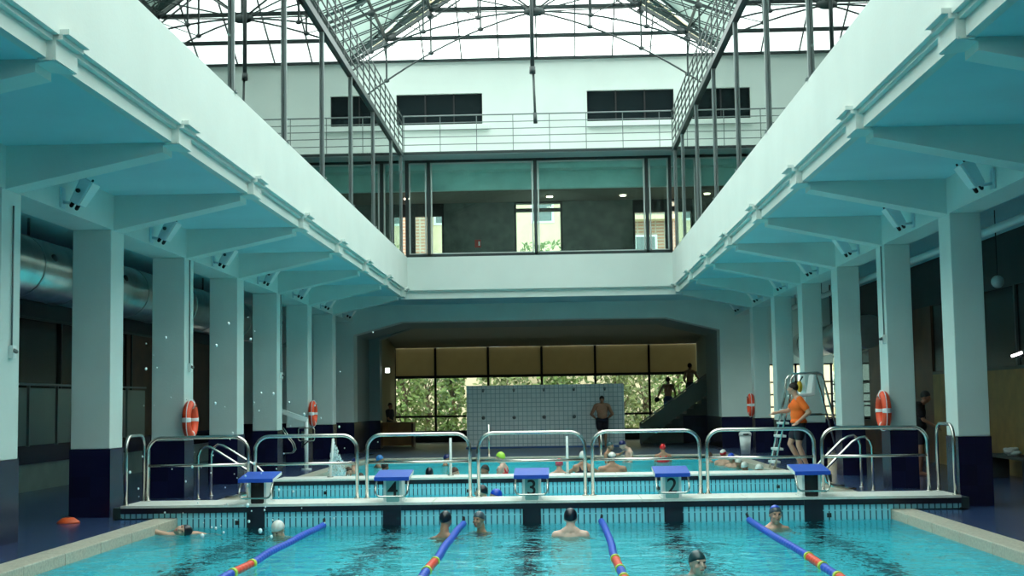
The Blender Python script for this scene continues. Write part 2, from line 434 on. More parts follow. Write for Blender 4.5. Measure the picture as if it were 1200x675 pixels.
for x, w in ((-6.27, 'left'), (5.66, 'right')):
    t = thing('end_rail', (x, B1+.5, .2), 'narrow stainless hoop rail closing the %s end of the near bulkhead' % w, 'guard rail')
    MB().tube(arch((x, B1+.06, 0), (x, B1+.93, 0), .2, 1.2, .2), .025, 12).build('hoop', STEEL, t)
    for y in (B1+.06, B1+.93): MB().tube([(x, y, .2), (x, y, .213)], .045, 12).build('floor_flange', STEEL, t)

# stanchions on the far bulkhead and far edge
for px, Y, z0, z1, lab, lean in ((390, B2+.6, .2, .95, 'leaning white-lit post at the left end of the farther bulkhead', -.06),
                           (527.5, B2+.6, .2, .93, 'upright bright metal post on the farther bulkhead behind block 4', 0),
                           (663.5, B2+.6, .2, .93, 'upright bright metal post on the farther bulkhead right of block 3', 0),
                           (572.5, YE+.2, .03, .97, 'thin grey metal post at the far pool edge before the tiled wall', 0),
                           (703, YE+.2, .03, .72, 'thin metal post at the far edge in front of the standing man', 0)):
    x = (px-652)*Y/FPX
    t = thing('pool_post', (x, Y, z0), lab, 'post')
    MB().tube([(x+lean, Y, z0), (x, Y, z1)], .026 if Y < 30 else .03, 10).build('tube', STEEL if Y > 30 else WHITEM, t)
    MB().tube([(x+lean, Y, z0), (x+lean, Y, z0+.02)], .06, 12).build('base_flange', STEEL, t)

# curved handrails into the middle basin
def handrail(side, label):
    sx = side
    xo = -6.28 if side < 0 else 5.42
    xi = -5.30 if side < 0 else 4.62
    t = thing('pool_handrail', (xo, 24.2, 0), label, 'handrail')
    for y in (23.85, 24.75):
        s = 1 if xi > xo else -1
        pts = [(xo, y, 0), (xo, y, .75), (xo+s*.04, y, .86), (xo+s*.12, y, .92), (xo+s*.22, y, .90), (xo+s*.34, y, .83), (xi-s*.12, y, .50), (xi, y, .38), (xi+s*.03, y, .28), (xi, y, .16), (xi-s*.1, y, .09), (xi-s*.35, y, .04), (xi-s*.5, y, .03)]
        MB().tube(pts, .024, 10).build('rail', STEEL, t)
        MB().tube([(xo, y, 0), (xo, y, .015)], .05, 12).build('floor_flange', STEEL, t)
handrail(-1, 'pair of curved steel handrails at the left edge behind the near bulkhead')
handrail(1, 'pair of curved steel handrails at the right edge behind the near bulkhead')

# ------------------------------------------------------------------ lane ropes
for i, x in enumerate((-3.37, -1.36, .62, 2.68)):
    t = thing('lane_rope', (x, B1-.05, WZ), 'blue lane rope with red sections, %s from the left' % ORD[i], 'lane rope', 'floating lane ropes in the near lanes')
    ph = random.random()*6
    amp = (.012, .006, .010, .014)[i]
    def rp(y): return Vector((x+amp*math.sin(y*1.3+ph)+amp*.5*math.sin(y*2.9+ph), y, WZ+.024+.005*math.sin(y*3.1+ph)))
    segs = [(19.62, 15.05, 'blue_floats', BLUEF), (14.98, 14.17, 'red_floats', REDF), (14.1, 13.42, 'blue_floats', BLUEF), (13.35, 12.5, 'red_floats', REDF), (12.43, 11.5, 'blue_floats', BLUEF), (11.43, 10.6, 'red_floats', REDF), (10.53, 6.1, 'blue_floats', BLUEF)]
    for a, b, nm, m in segs:
        n = max(3, int((a-b)/.035)); pts = []; rad = []
        for k in range(n+1):
            y = a+(b-a)*k/n; pts.append(rp(y)); rad.append(.047 if k % 4 else .040)
        MB().tube(pts, 0, 10, rad).build(nm, m, t)
    for y in (15.015, 14.135, 13.385, 12.465, 11.465, 10.565):
        MB().tube([rp(y+.04), rp(y-.04)], .054, 12).build('yellow_ring', YELF, t)
    MB().tube([(x, B1, -.02), rp(19.7), rp(19.62)], .02, 8).build('wall_hook', BLACKP, t)

# ------------------------------------------------------------------ columns
def column(x0, x1, y, side, k):
    lab = 'white square column with navy tiled base, %s from the front on the %s' % (ORD[k], side)
    t = thing('column', ((x0+x1)/2, y+.3, 0), lab, 'column', 'columns along the pool hall')
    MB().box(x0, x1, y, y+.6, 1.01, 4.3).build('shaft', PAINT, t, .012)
    MB().box(x0-.012, x1+.012, y-.012, y+.612, 0, 1.01).build('tiled_base', NAVY, t)
    return t
for k, y in enumerate(COLY[:-1]):
    if k > 0: column(CL-.59, CL, y, 'left', k-1)
    if k > 1: column(CR, CR+.46, y, 'right', k-2)

# ------------------------------------------------------------------ ceilings, beams, balcony walls
f = MB()
f.box(WALLL, UL-.21, YB, 41.4, SOF, SL); f.box(UR+.21, WALLR, YB, 41.4, SOF, SL)
f.box(WALLL, WALLR, 41.63, YP+.3, SOF, SL); f.box(UL-.21, UR+.21, YB, 2.99, SOF, SL)
f.box(WALLL, UL-.22, 41.4, 41.63, SOF, SL); f.box(UR+.22, WALLR, 41.4, 41.63, SOF, SL)
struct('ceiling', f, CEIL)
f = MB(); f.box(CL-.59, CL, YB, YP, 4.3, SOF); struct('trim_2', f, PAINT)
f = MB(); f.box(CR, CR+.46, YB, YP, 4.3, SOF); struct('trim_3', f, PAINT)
def prof(side):
    # balcony wall cross-section: list of (inner face offset, z0, z1)
    f = MB(); b = UL if side < 0 else UR; sg = -1 if side < 0 else 1
    for off, z0, z1 in ((.12, SOF-.01, 4.98), (.06, 4.98, 5.03), (0, 5.03, 6.05)):
        xa = b+sg*off; xb = b+sg*.22
        f.box(min(xa, xb), max(xa, xb), 3, 41.4+off, z0, z1)
    for y in COLY:
        for off, z0, z1 in ((.03, SOF-.03, 4.99), (-.03, 4.985, 5.035), (-.09, 5.03, 5.08)):
            xa = b+sg*off; xb = b+sg*.2
            f.box(min(xa, xb), max(xa, xb), y+.02, y+.58, z0, z1)
    return f
struct('wall_upper_left', prof(-1), PAINT2); struct('wall_upper_right', prof(1), PAINT2)
f = MB()
for off, z0, z1 in ((.12, SOF-.05, 4.98), (.06, 4.98, 5.03), (0, 5.03, 6.05)):
    f.box(UL-.22, UR+.22, 41.4+off, 41.64, z0, z1)
struct('wall_upper_end', f, PAINT2)
for side, cx, tx in (('left', CL, UL-.25), ('right', CR, UR+.25)):
    for k, y in enumerate(COLY):
        sg = 1 if side == 'right' else -1
        if k == 8: continue
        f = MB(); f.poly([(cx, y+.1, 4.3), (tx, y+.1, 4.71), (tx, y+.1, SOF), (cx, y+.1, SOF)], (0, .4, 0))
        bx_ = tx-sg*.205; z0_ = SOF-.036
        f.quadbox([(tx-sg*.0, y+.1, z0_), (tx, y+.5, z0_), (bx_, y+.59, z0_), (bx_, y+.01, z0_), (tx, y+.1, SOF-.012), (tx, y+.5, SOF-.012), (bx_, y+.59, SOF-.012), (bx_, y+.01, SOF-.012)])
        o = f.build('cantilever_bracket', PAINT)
        tag(o, 'tapered white concrete bracket under the balcony, %s in view from the front on the %s' % (ORD[k], side), 'ceiling bracket', 'cantilever brackets under the balcony')

# portal wall with chamfered arch, passage and second arch
ARC = [(-6.63, 3.87), (-5.06, 4.28), (3.63, 4.28), (5.36, 3.85)]
def portal(y0, y1, name, m, xl=-6.63, xr=5.36):
    f = MB(); a = [(xl, ARC[0][1])]+ARC[1:3]+[(xr, ARC[3][1])]
    for (xa, za), (xb, zb) in zip(a, a[1:]):
        f.quadbox([(xa,y0,za),(xb,y0,zb),(xb,y1,zb),(xa,y1,za),(xa,y0,SOF),(xb,y0,SOF),(xb,y1,SOF),(xa,y1,SOF)])
    f.box(WALLL+(.1 if y0 < 46 else 0), xl, y0, y1, 1.01, SOF); f.box(xr, 6.6, y0, y1, 1.01, SOF)
    if y0 < 46: f.box(6.6, WALLR, y0, y0+.3, 2.7, SOF)
    struct(name, f, m)
    f = MB(); f.box(WALLL, xl+.01, y0-.012, y1, 0, 1.01); f.box(xr-.01, 6.6, y0-.012, y1, 0, 1.01)
    if y0 < 46: f.box(6.6, WALLR, y0, y0+.3, 0, .9)
    struct(name.replace('wall', 'baseboard'), f, NAVY)
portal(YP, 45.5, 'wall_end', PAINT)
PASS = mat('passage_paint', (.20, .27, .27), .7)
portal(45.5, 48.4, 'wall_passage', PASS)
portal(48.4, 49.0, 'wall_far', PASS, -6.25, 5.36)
t = thing('window_40', (7.8, YP, .9), None, None, kind='structure')
MB().box(6.6, WALLR, YP+.1, YP+.11, .9, 2.7).build('window_glass', GLASS, t)
b = MB()
for x_ in (6.65, 7.2, 7.8, 8.4, 8.95): b.box(x_-.03, x_+.03, YP+.05, YP+.15, .9, 2.7)
for z_ in (.93, 1.3, 1.7, 2.1, 2.67): b.box(6.6, WALLR, YP+.05, YP+.15, z_-.025, z_+.025)
b.build('window_frame', BLACKP, t)
f = MB(); f.box(WALLL, -6.63, YP+.3, YP+.4, 0, 5)
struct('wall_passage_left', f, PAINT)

# left aisle wall
f = MB(); f.box(WALLL-.1, WALLL, YB, YP+.3, 0, .54); struct('wall_left', f, GREYB)
f = MB(); f.box(WALLL-.1, WALLL+.05, YB, YP, .54, .9); struct('trim_4', f, NAVY)
f = MB(); f.box(WALLL-.2, WALLL-.1, YB, YP, .9, SL); struct('wall_left_rear', f, DARKW)
f = MB(); f.box(WALLL-.1, WALLL-.05, 33, YP, .9, 4.0); struct('wall_left_far', f, DWOOD)
f = MB(); f.box(WALLL-.1, WALLL+.0, YB, YP, 3.45, SL); struct('wall_left_top', f, DARKW)
for i in range(9):
    y = 16.5+i*2.4
    t = thing('window_%d' % (i+1), (WALLL, y, .9), None, None, kind='structure')
    MB().box(WALLL-.09, WALLL-.075, y+.05, y+2.35, .9, 3.45).build('window_glass', DGLASS, t)
    b = MB(); b.box(WALLL-.1, WALLL-.02, y, y+.06, .9, 3.45); b.box(WALLL-.1, WALLL-.02, y, y+2.4, 3.4, 3.46); b.build('window_frame', DSTEEL, t)
# glass balustrade in the left aisle
for i in range(10):
    y = 18.4+i*1.5
    t = thing('glass_balustrade', (-10.1, y+.7, .9), 'glass balustrade panel in the left aisle, %s from the front' % ORD[i], 'balustrade', 'glass balustrade panels in the left aisle')
    MB().box(-10.105, -10.095, y+.05, y+1.42, .92, 2.02).build('glass_pane', BALGLASS, t)
    MB().box(-10.13, -10.07, y-.02, y+.02, .9, 2.1).build('baluster', GSTEEL, t)
    MB().bar((-10.1, y-.03, 2.09), (-10.1, y+1.47, 2.09), .05, .04).build('top_rail', GSTEEL, t)

# right aisle wall
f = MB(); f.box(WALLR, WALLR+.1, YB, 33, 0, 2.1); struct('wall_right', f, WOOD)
f = MB(); f.box(WALLR, WALLR+.1, YB, YP+.3, 3.75, SL); f.box(WALLR+.4, WALLR+.5, YB, 33, 0, SL); struct('wall_right_top', f, DARKW)
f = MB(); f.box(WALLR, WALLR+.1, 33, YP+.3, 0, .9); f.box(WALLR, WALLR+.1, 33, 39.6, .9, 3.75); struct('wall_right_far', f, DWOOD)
for i in range(5):
    y = 18+i*3.0
    t = thing('window_%d' % (i+10), (WALLR, y, 2.1), None, None, kind='structure')
    MB().box(WALLR+.04, WALLR+.055, y+.05, y+2.95, 2.1, 3.75).build('window_glass', DGLASS, t)
    b = MB(); b.box(WALLR, WALLR+.1, y-.05, y+.05, 2.1, 3.75); b.box(WALLR, WALLR+.1, y, y+3, 2.1, 2.17); b.build('window_frame', DSTEEL, t)
for i in range(2):
    y = 39.6+i*2.7
    t = thing('window_%d' % (i+15), (WALLR, y, .9), None, None, kind='structure')
    MB().box(WALLR+.05, WALLR+.06, y, y+2.7, .9, 3.75).build('window_glass', GLASS, t)
    b = MB(); b.box(WALLR, WALLR+.1, y-.04, y+.04, .9, 3.75); b.box(WALLR, WALLR+.1, y+1.3, y+1.38, .9, 3.75)
    for z in (.9, 1.45, 2.0, 2.9, 3.7): b.box(WALLR, WALLR+.1, y, y+2.7, z-.02, z+.03)
    b.build('window_frame', BLACKP, t)
f = MB(); f.box(WALLL, WALLR, YB-.2, YB, 0, SL); f.box(UL-2, UR+2, 2.8, 3, SL, 12.31); f.poly([(-6.4, 3.8, 9), (5.6, 3.8, 9), (5.6, 3.8, 12.3), (-.42, 3.8, 14.5), (-6.4, 3.8, 12.3)], (0, .15, 0)); struct('wall_back', f, PAINT2)

# ------------------------------------------------------------------ ducts and pipes
def duct(x, z, r, y0, y1, label, mod=1.9):
    t = thing('air_duct', (x, (y0+y1)/2, z), label, 'air duct')
    MB().tube([(x, y0, z), (x, y1, z)], r, 32).build('duct_tube', DUCTM, t)
    y = y0+.4
    while y < y1:
        MB().tube([(x, y, z), (x, y+.05, z)], r+.015, 32).build('flange_ring', DUCTM, t); y += mod
    y = y0+.9
    while y < y1:
        for dz in (.25,):
            MB().ell((x+r*.93, y, z+dz*r), (.03, .16, .09), seg=16, rng=8).build('air_nozzle', BLACKP, t)
        y += 1.9*2
    yy = y0+1
    while yy < y1:
        MB().box(x-.02, x+.02, yy, yy+.03, z+r, SOF).build('hanger', GSTEEL, t); yy += 3.8
duct(-8.85, 3.98, .52, 14, 44, 'large round galvanised air duct under the left aisle ceiling')
duct(7.95, 3.25, .42, 34.8, 44, 'round pale air duct in the right aisle behind the lifeguard chair')
for x, z, lab in ((-7.9, 4.62, 'grey pipe under the left aisle ceiling beside the duct'), (7.3, 4.35, 'pale pipe hung under the right aisle ceiling')):
    t = thing('ceiling_pipe', (x, 29, z), lab, 'pipe')
    MB().tube([(x, 12, z), (x, 44, z)], .07, 14).build('pipe_tube', WHITEM if x > 0 else GSTEEL, t)
    y = 13
    while y < 44:
        MB().box(x-.01, x+.01, y, y+.02, z, SOF).build('hanger', GSTEEL, t); y += 4.08

# ------------------------------------------------------------------ floodlights
def flood_proto():
    t = thing('floodlight', (0, 0, 0), 'x', 'floodlight', 'floodlights on the beams')
    # +X is towards the pool, wall at x=0
    MB().box(0, .03, -.08, .08, -.14, .14).build('wall_plate', FLOOD, t, .005)
    MB().tube([(.02, 0, -.06), (.16, 0, -.08), (.26, 0, -.03)], .022, 10).build('arm', FLOOD, t)
    b = MB(); R = Euler((0, math.radians(30), 0)).to_matrix(); c = Vector((.30, 0, .06))
    def P(x, y, z): return c+R @ Vector((x, y, z))
    b.quadbox([P(*p) for p in ((-.07,-.13,-.18),(.07,-.13,-.18),(.07,.13,-.18),(-.07,.13,-.18),(-.09,-.16,.19),(.09,-.16,.19),(.09,.16,.19),(-.09,.16,.19))])
    b.build('housing', FLOOD, t, .02)
    MB().quadbox([P(*p) for p in ((.07,-.12,-.16),(.085,-.12,-.16),(.085,.12,-.16),(.07,.12,-.16),(.09,-.15,.18),(.105,-.15,.18),(.105,.15,.18),(.09,.15,.18))]).build('front_glass', WHITEM, t)
    for x in (-.04, .045): MB().cap(P(x, -.04, -.18), P(x, -.04, -.225), .028, .028).build('cable_gland', BLACKP, t)
    MB().cap(P(-.02, -.15, .0), P(-.02, -.175, .0), .03, .03).build('pivot_knob', BLACKP, t)
    for x in (-.05, .06): MB().cap(P(x, -.08, .19), P(x, -.08, .21), .016, .016).build('clip', BLACKP, t)
    return t
fp = flood_proto(); used = False
for side in (0, 1):
    for k in range(1, 8):
        o = fp if not used else copy_tree(fp); used = True
        y = 18.15+4.08*(k-1)
        o.location = ((CL if side == 0 else CR), y, 4.47); o.rotation_euler = (0, 0, 0 if side == 0 else PI)
        o['label'] = 'pale blue floodlight on the %s beam, %s from the front' % (('left', 'right')[side], ORD[k-1])

# ------------------------------------------------------------------ conduits with sockets
for x, y, z0, z1, side, lab in ((CL, 16.48, 2.3, 4.12, 1, 'thin conduit and grey socket box on the nearest left column in view'),
                             (CL, 24.6, 2.3, 4.28, 1, 'thin conduit and socket box above the lifebuoy on a left column'),
                             (CL, 32.85, 2.3, 4.28, 1, 'thin conduit on the left column beside the pool lift'),
                             (CR, 24.45, 2.6, 4.28, -1, 'thin conduit and switch on the right column above the lifebuoy')):
    t = thing('conduit', (x, y, z0), lab, 'conduit')
    MB().tube([(x+side*.02, y, z0+.1), (x+side*.02, y, z1)], .012, 8).build('pipe', GSTEEL, t)
    MB().box(min(x, x+side*.06), max(x, x+side*.06), y-.06, y+.06, z0-.06, z0+.1).build('socket_box', WHITEM, t, .006)
    MB().cap((x+side*.05, y-.02, z0+.04), (x+side*.10, y-.05, z0+.02), .025, .025).build('plug', GSTEEL, t)

# ------------------------------------------------------------------ lifebuoys
def buoy(x, y, z, side, lab):
    t = thing('lifebuoy', (x, y, z), lab, 'lifebuoy', 'orange lifebuoys on the columns')
    R = .265; r = .078; c = Vector((x+side*(r+.01), y, z))
    pts = [c+Vector((0, R*math.cos(a), R*math.sin(a)*1.02)) for a in [2*PI*j/36 for j in range(36)]]
    MB().tube(pts, r, 14, closed=True).build('ring', ORANGE, t)
    for q in range(4):
        a0 = q*PI/2
        pp = [c+Vector((0, R*math.cos(a), R*math.sin(a)*1.02)) for a in [a0-.13+.26*j/4 for j in range(5)]]
        MB().tube(pp, r+.004, 14).build('white_band', WBAND, t)
    rope = [c+Vector((side*.02, (R+.085+.03*abs(math.sin(2*a)))*math.cos(a), (R+.085+.03*abs(math.sin(2*a)))*math.sin(a))) for a in [2*PI*j/48 for j in range(48)]]
    MB().tube(rope, .008, 6, closed=True).build('grab_rope', WBAND, t)
    MB().bar((x, y, z+.22), (x+side*.2, y, z+.24), .03, .03).build('hook', STEEL, t)
buoy(CL, 24.42, 1.38, 1, 'orange lifebuoy on the left column beside the near bulkhead')
buoy(CL, 36.82, 1.37, 1, 'smaller-looking orange lifebuoy on a far left column above the pool lift')
buoy(CR, 24.42, 1.36, -1, 'orange lifebuoy on the right column beside the near bulkhead')
buoy(CR, 32.75, 1.28, -1, 'orange lifebuoy hanging behind the lifeguard and his chair')
buoy(CR, 40.95, 1.40, -1, 'orange lifebuoy on a far right column above the white bin')
t = thing('rescue_bag', (CR-.1, 32.6, 1.9), 'yellow rescue bag on the column behind the lifeguard chair', 'rescue bag')
MB().ell((CR-.10, 32.6, 1.86), (.07, .09, .14)).build('pouch', mat('yellow_nylon', (.8, .45, .02), .6), t)
MB().tube([(CR-.10, 32.6, 1.98), (CR-.02, 32.6, 2.10)], .02, 8).build('strap', BLACKP, t)

# ------------------------------------------------------------------ lifeguard chair
t = thing('lifeguard_chair', (5.8, 31.4, 0), 'tall steel lifeguard chair with white seat and ladder at the right edge', 'lifeguard chair')
xl, xr = 4.87, 6.38
for y in (31.0, 31.7):
    MB().tube([(xl-.02, y, 0), (xl+.38, y, 1.62), (xl+.42, y, 2.02), (xl+.50, y, 2.12), (xl+.62, y, 2.15), (xl+1.02, y, 2.16), (xl+1.1, y, 2.12), (xl+1.14, y, 2.02), (xr+.1, y, 0)], .024, 10).build('side_frame', STEEL, t)
    MB().tube([(xl+.3, y, 1.22), (xl+1.22, y, 1.22)], .02, 8).build('brace', STEEL, t)
MB().tube([(xr-.13, 31.0, 1.2), (xr-.13, 31.7, 1.2)], .02, 8).build('brace', STEEL, t)
MB().tube([(xl+1.1, 31.0, 2.12), (xl+1.1, 31.7, 2.12)], .02, 8).build('brace', STEEL, t)
for q in range(5):
    z = .14+q*.29; xx = xl-.02+.4*z/1.62
    MB().box(xx-.06, xx+.12, 31.02, 31.68, z, z+.05).build('step', WHITEM, t, .01)
MB().quadbox([(xl+.42,31.0,1.60),(xl+.95,31.0,1.64),(xl+.95,31.6,1.64),(xl+.42,31.6,1.60),(xl+.42,31.0,1.66),(xl+.95,31.0,1.72),(xl+.95,31.6,1.72),(xl+.42,31.6,1.66)]).build('seat', WHITEM, t, .02)
MB().quadbox([(xl+.85,31.0,1.68),(xl+.95,31.0,1.66),(xl+.95,31.6,1.66),(xl+.85,31.6,1.68),(xl+.93,31.0,2.12),(xl+.99,31.0,2.12),(xl+.99,31.6,2.12),(xl+.93,31.6,2.12)]).build('backrest', WHITEM, t, .02)

# ------------------------------------------------------------------ bin
bx, by = 5.45, 40.0
t = thing('waste_bin', (bx, by, 0), 'white tapered waste bin standing against the far right columns', 'waste bin')
b = MB(); b.tube([(bx, by, 0), (bx, by, .52)], 0, 20, [.13, .17]); b.build('bin_body', WHITEM, t)
b = MB(); b.tube([(bx, by, .52), (bx, by, .60), (bx, by, .64)], 0, 20, [.185, .18, .13]); b.build('bin_lid', WHITEM, t)
MB().box(bx-.08, bx+.08, by-.185, by-.16, .545, .58).build('bin_opening', BLACKP, t)

# ------------------------------------------------------------------ pool lift
lx, ly = -6.22, 33.9
t = thing('pool_lift', (lx, ly, 0), 'white pool hoist with jib arm and folded seat at the left edge', 'pool lift')
MB().tube([(lx, ly, 0), (lx, ly, 1.25)], .05, 12).build('mast', WHITEM, t)
MB().tube([(lx, ly, 0), (lx, ly, .04)], .13, 16).build('base_plate', WHITEM, t)
MB().bar((lx+.03, ly, 1.23), (lx-.62, ly, 1.46), .10, .11).build('jib_arm', WHITEM, t)
MB().bar((lx-.07, ly-.06, .55), (lx-.07, ly-.06, .95), .07, .07).build('actuator', STEEL, t)
MB().bar((lx-.04, ly-.08, .62), (lx+.14, ly-.1, .78), .03, .03).build('lever', STEEL, t)
b = MB(); cx, cz = lx+.02, .88; pts = []
for sx, sz in ((1, 1), (-1, 1), (-1, -1), (1, -1)):
    for j in range(4):
        a = {(1, 1): 0, (-1, 1): PI/2, (-1, -1): PI, (1, -1): 3*PI/2}[(sx, sz)]+j*PI/6
        pts.append((cx+sx*.15+.05*math.cos(a), ly-.1, cz+sz*.11+.05*math.sin(a)))
b.tube(pts, .016, 8, closed=True); b.build('seat_loop', STEEL, t)
for dy in (0, .25):
    MB().tube([(lx-.58, ly-dy, 1.06), (lx-.45, ly-dy, .86), (lx-.30, ly-dy, .66), (lx-.26, ly-dy, .52), (lx-.32, ly-dy, .43), (lx-.5, ly-dy, .42), (lx-.7, ly-dy, .42)], .016, 8).build('seat_frame', STEEL, t)

# small orange disc on the floor, bench and towels
o1 = on(80, 613); t = thing('marker_cone', (o1.x, o1.y, 0), 'flat orange marker disc on the blue floor before the left column', 'floor marker')
MB().tube([(o1.x, o1.y, 0), (o1.x, o1.y, .02), (o1.x, o1.y, .075), (o1.x, o1.y, .08)], 0, 24, [.16, .155, .08, .03]).build('disc', mat('orange_rubber', (.8, .12, .03), .5), t)
MB().tube([(o1.x, o1.y, .078), (o1.x, o1.y, .088)], .03, 14).build('centre_knob', BLACKP, t)
bx, by = 8.62, 26.2
t = thing('bench', (bx, by, 0), 'dark bench against the wooden right wall', 'bench')
MB().box(bx-.22, bx+.22, by-1.2, by+1.2, .40, .46).build('seat', DARKW, t, .01)
for y in (by-1, by+1): MB().box(bx-.2, bx+.2, y-.04, y+.04, 0, .40).build('leg', DARKW, t)
t = thing('towel_pile', (bx-.05, by, .46), 'crumpled pale towel left on the bench by the right wall', 'towel')
b = MB()
for q in range(7): b.ell((bx-.05+random.uniform(-.1, .1), by+random.uniform(-.2, .2), .50+random.uniform(0, .06)), (random.uniform(.09, .15), random.uniform(.1, .16), .05), Euler((random.uniform(-.4, .4), random.uniform(-.4, .4), 0)))
b.build('towel', mat('pale_towel', (.45, .47, .45), .9), t)

p = at(1167, 416, 26.5); t = thing('reflection_bar', (WALLR, p.y, p.z), 'small tilted glowing bar added as a light reflection on the dark right aisle wall', 'lamp')
MB().box(WALLR-.10, WALLR+.04, p.y-.05, p.y+.05, p.z-.05, p.z+.0).build('bracket', BLACKP, t)  # holder added for the reflection bar
MB().bar((WALLR-.26, p.y, p.z-.03), (WALLR-.06, p.y, p.z+.04), .045, .045).build('glow_strip', mat('reflection_glow', (1, .95, .95), .4, emit=3), t)  # glowing bar added in place of a bright reflection, no lamp here
for px, py, lab in ((1169, 330, 'pale glass globe lamp hanging in the right aisle'),):
    p = at(px, py, 24.0); t = thing('globe_lamp', (p.x, p.y, p.z), lab, 'lamp')
    MB().ell(p, (.11, .11, .11), None, 18, 12).build('globe', mat('opal_glass', (.35, .42, .42), .3), t)
    MB().tube([p+Vector((0, 0, .1)), Vector((p.x, p.y, SOF))], .01, 6).build('cord', BLACKP, t)

# ------------------------------------------------------------------ tiled shower wall
ty = 47.5; tx0, tx1 = -3.12, 2.34
t = thing('shower_wall', ((tx0+tx1)/2, ty, 0), 'free-standing white tiled shower wall with two rows of shower heads', 'shower wall')
MB().box(tx0, tx1, ty, ty+.2, .0, 2.17).build('tiled_slab', WTILE, t)
MB().box(tx0-.02, tx1+.02, ty-.25, ty+.2, 0, .06).build('blue_kerb', mat('blue_kerb_tile', (.05, .13, .35), .3), t)
for px in (566.5, 602.5, 637.5, 672.5, 708.5):
    x = (px-652)*ty/FPX
    MB().cap((x, ty, 2.02), (x, ty-.1, 1.97), .05, .035).build('shower_head', GSTEEL, t)
    if px < 700: MB().cap((x, ty, 1.06), (x, ty-.04, 1.06), .07, .055).build('push_valve', GSTEEL, t)

# ------------------------------------------------------------------ far hall: ceiling, glazing, desk, stairs
YG = 56.0
f = MB(); n = 10
for i in range(n):
    ya = 49+(YG-49)*i/n; yb = 49+(YG-49)*(i+1)/n
    za = 4.35-.5*(i/n)**2; zb = 4.35-.5*((i+1)/n)**2
    f.quadbox([(-6.75,ya,za),(5.9,ya,za),(5.9,yb,zb),(-6.75,yb,zb),(-6.75,ya,za+.1),(5.9,ya,za+.1),(5.9,yb,zb+.1),(-6.75,yb,zb+.1)])
struct('ceiling_far', f, mat('far_ceiling_paint', (.30, .30, .25), .7))
f = MB(); f.box(-6.75, -6.6, 49, YG, 0, 4.4); struct('wall_far_left', f, mat('ochre_wall', (.42, .36, .20), .8))
f = MB(); f.box(5.75, 5.9, 49, YG, 0, 4.4); struct('wall_far_right', f, mat('grey_green_wall', (.28, .36, .33), .8))
f = MB(); f.box(-6.7, 5.8, YG, YG+.2, 0, .42); struct('wall_far_sill', f, DARKW)
xs = [-6.62]+[(px-652)*YG/FPX for px in (510.7, 572.8, 635.5, 698, 760.8)]+[5.78]
wn = 19
for i, (xa, xb) in enumerate(zip(xs, xs[1:])):
    t = thing('window_%d' % wn, ((xa+xb)/2, YG, .42), None, None, kind='structure'); wn += 1
    MB().box(xa, xb, YG+.05, YG+.06, .42, 2.66).build('window_glass', GLASS, t)
    MB().box(xa, xb, YG+.05, YG+.07, 2.66, 3.85).build('blind', BLIND, t)
    b = MB(); b.box(xa-.045, xa+.045, YG-.03, YG+.1, .42, 3.85); b.box(xa, xb, YG-.03, YG+.1, 2.60, 2.71)
    if i not in (2, 3): b.box(xa, xb, YG-.03, YG+.1, 1.0, 1.08)
    b.box(xa, xb, YG-.03, YG+.1, .38, .46); b.build('window_frame', BLACKP, t)
t = thing('reception_desk', (-6.1, 51, 0), 'orange-brown wooden counter in the far hall at left', 'counter')
d0 = at(431, 500, 50.2); d1 = at(483, 500, 50.2)
dw = mat('counter_wood', (.36, .15, .04), .5, noise=.3, nscale=4)
MB().box(-6.55, d1.x, 50.2, 50.9, .06, .86).build('counter_body', dw, t)
MB().box(-6.58, d1.x+.05, 50.12, 50.95, .86, .91).build('counter_top', dw, t)
MB().box(d1.x-.02, d1.x+.05, 50.12, 50.9, 0, .86).build('end_panel', DWOOD, t)
sg = at(453, 434, 48.9)
t = thing('exit_sign', (-6.28, 48.6, sg.z), 'small lit white sign high on the far left jamb', 'sign')
MB().box(-6.3, -6.26, 48.5, 48.75, sg.z-.1, sg.z+.1).build('sign_box', BLACKP, t)
MB().box(sg.x-.06, sg.x+.1, 49.02, 49.04, sg.z-.09, sg.z+.09).build('sign_face', SIGNM, t)
# stairs on the right of the far hall
t = thing('staircase', (4.3, 50.5, 0), 'staircase climbing to the right in the far hall with solid glass balustrade', 'staircase')
x = 3.15; z = 0
b = MB()
while x < 5.7:
    z += .178; b.box(x, 5.74, 50.5, 52.0, z-.178, z); x += .27
b.build('steps', mat('concrete_steps', (.14, .16, .15), .8), t)
sl = .72
MB().poly([(3.10, 50.4, 0.02), (5.74, 50.4, 1.9), (5.74, 50.4, 2.62), (3.10, 50.4, .72)], (0, .06, 0)).build('balustrade_panel', mat('stair_panel_glass', (.20, .25, .22), .2), t)
MB().bar((3.05, 50.43, .74), (5.74, 50.43, 2.66), .06, .05).build('handrail', GSTEEL, t)
MB().box(3.03, 3.10, 50.38, 50.5, 0, .78).build('newel_post', GSTEEL, t)
MB().box(4.62, 5.76, 50.3, 50.38, 0, 1.0).build('dark_cladding', NAVY, t)

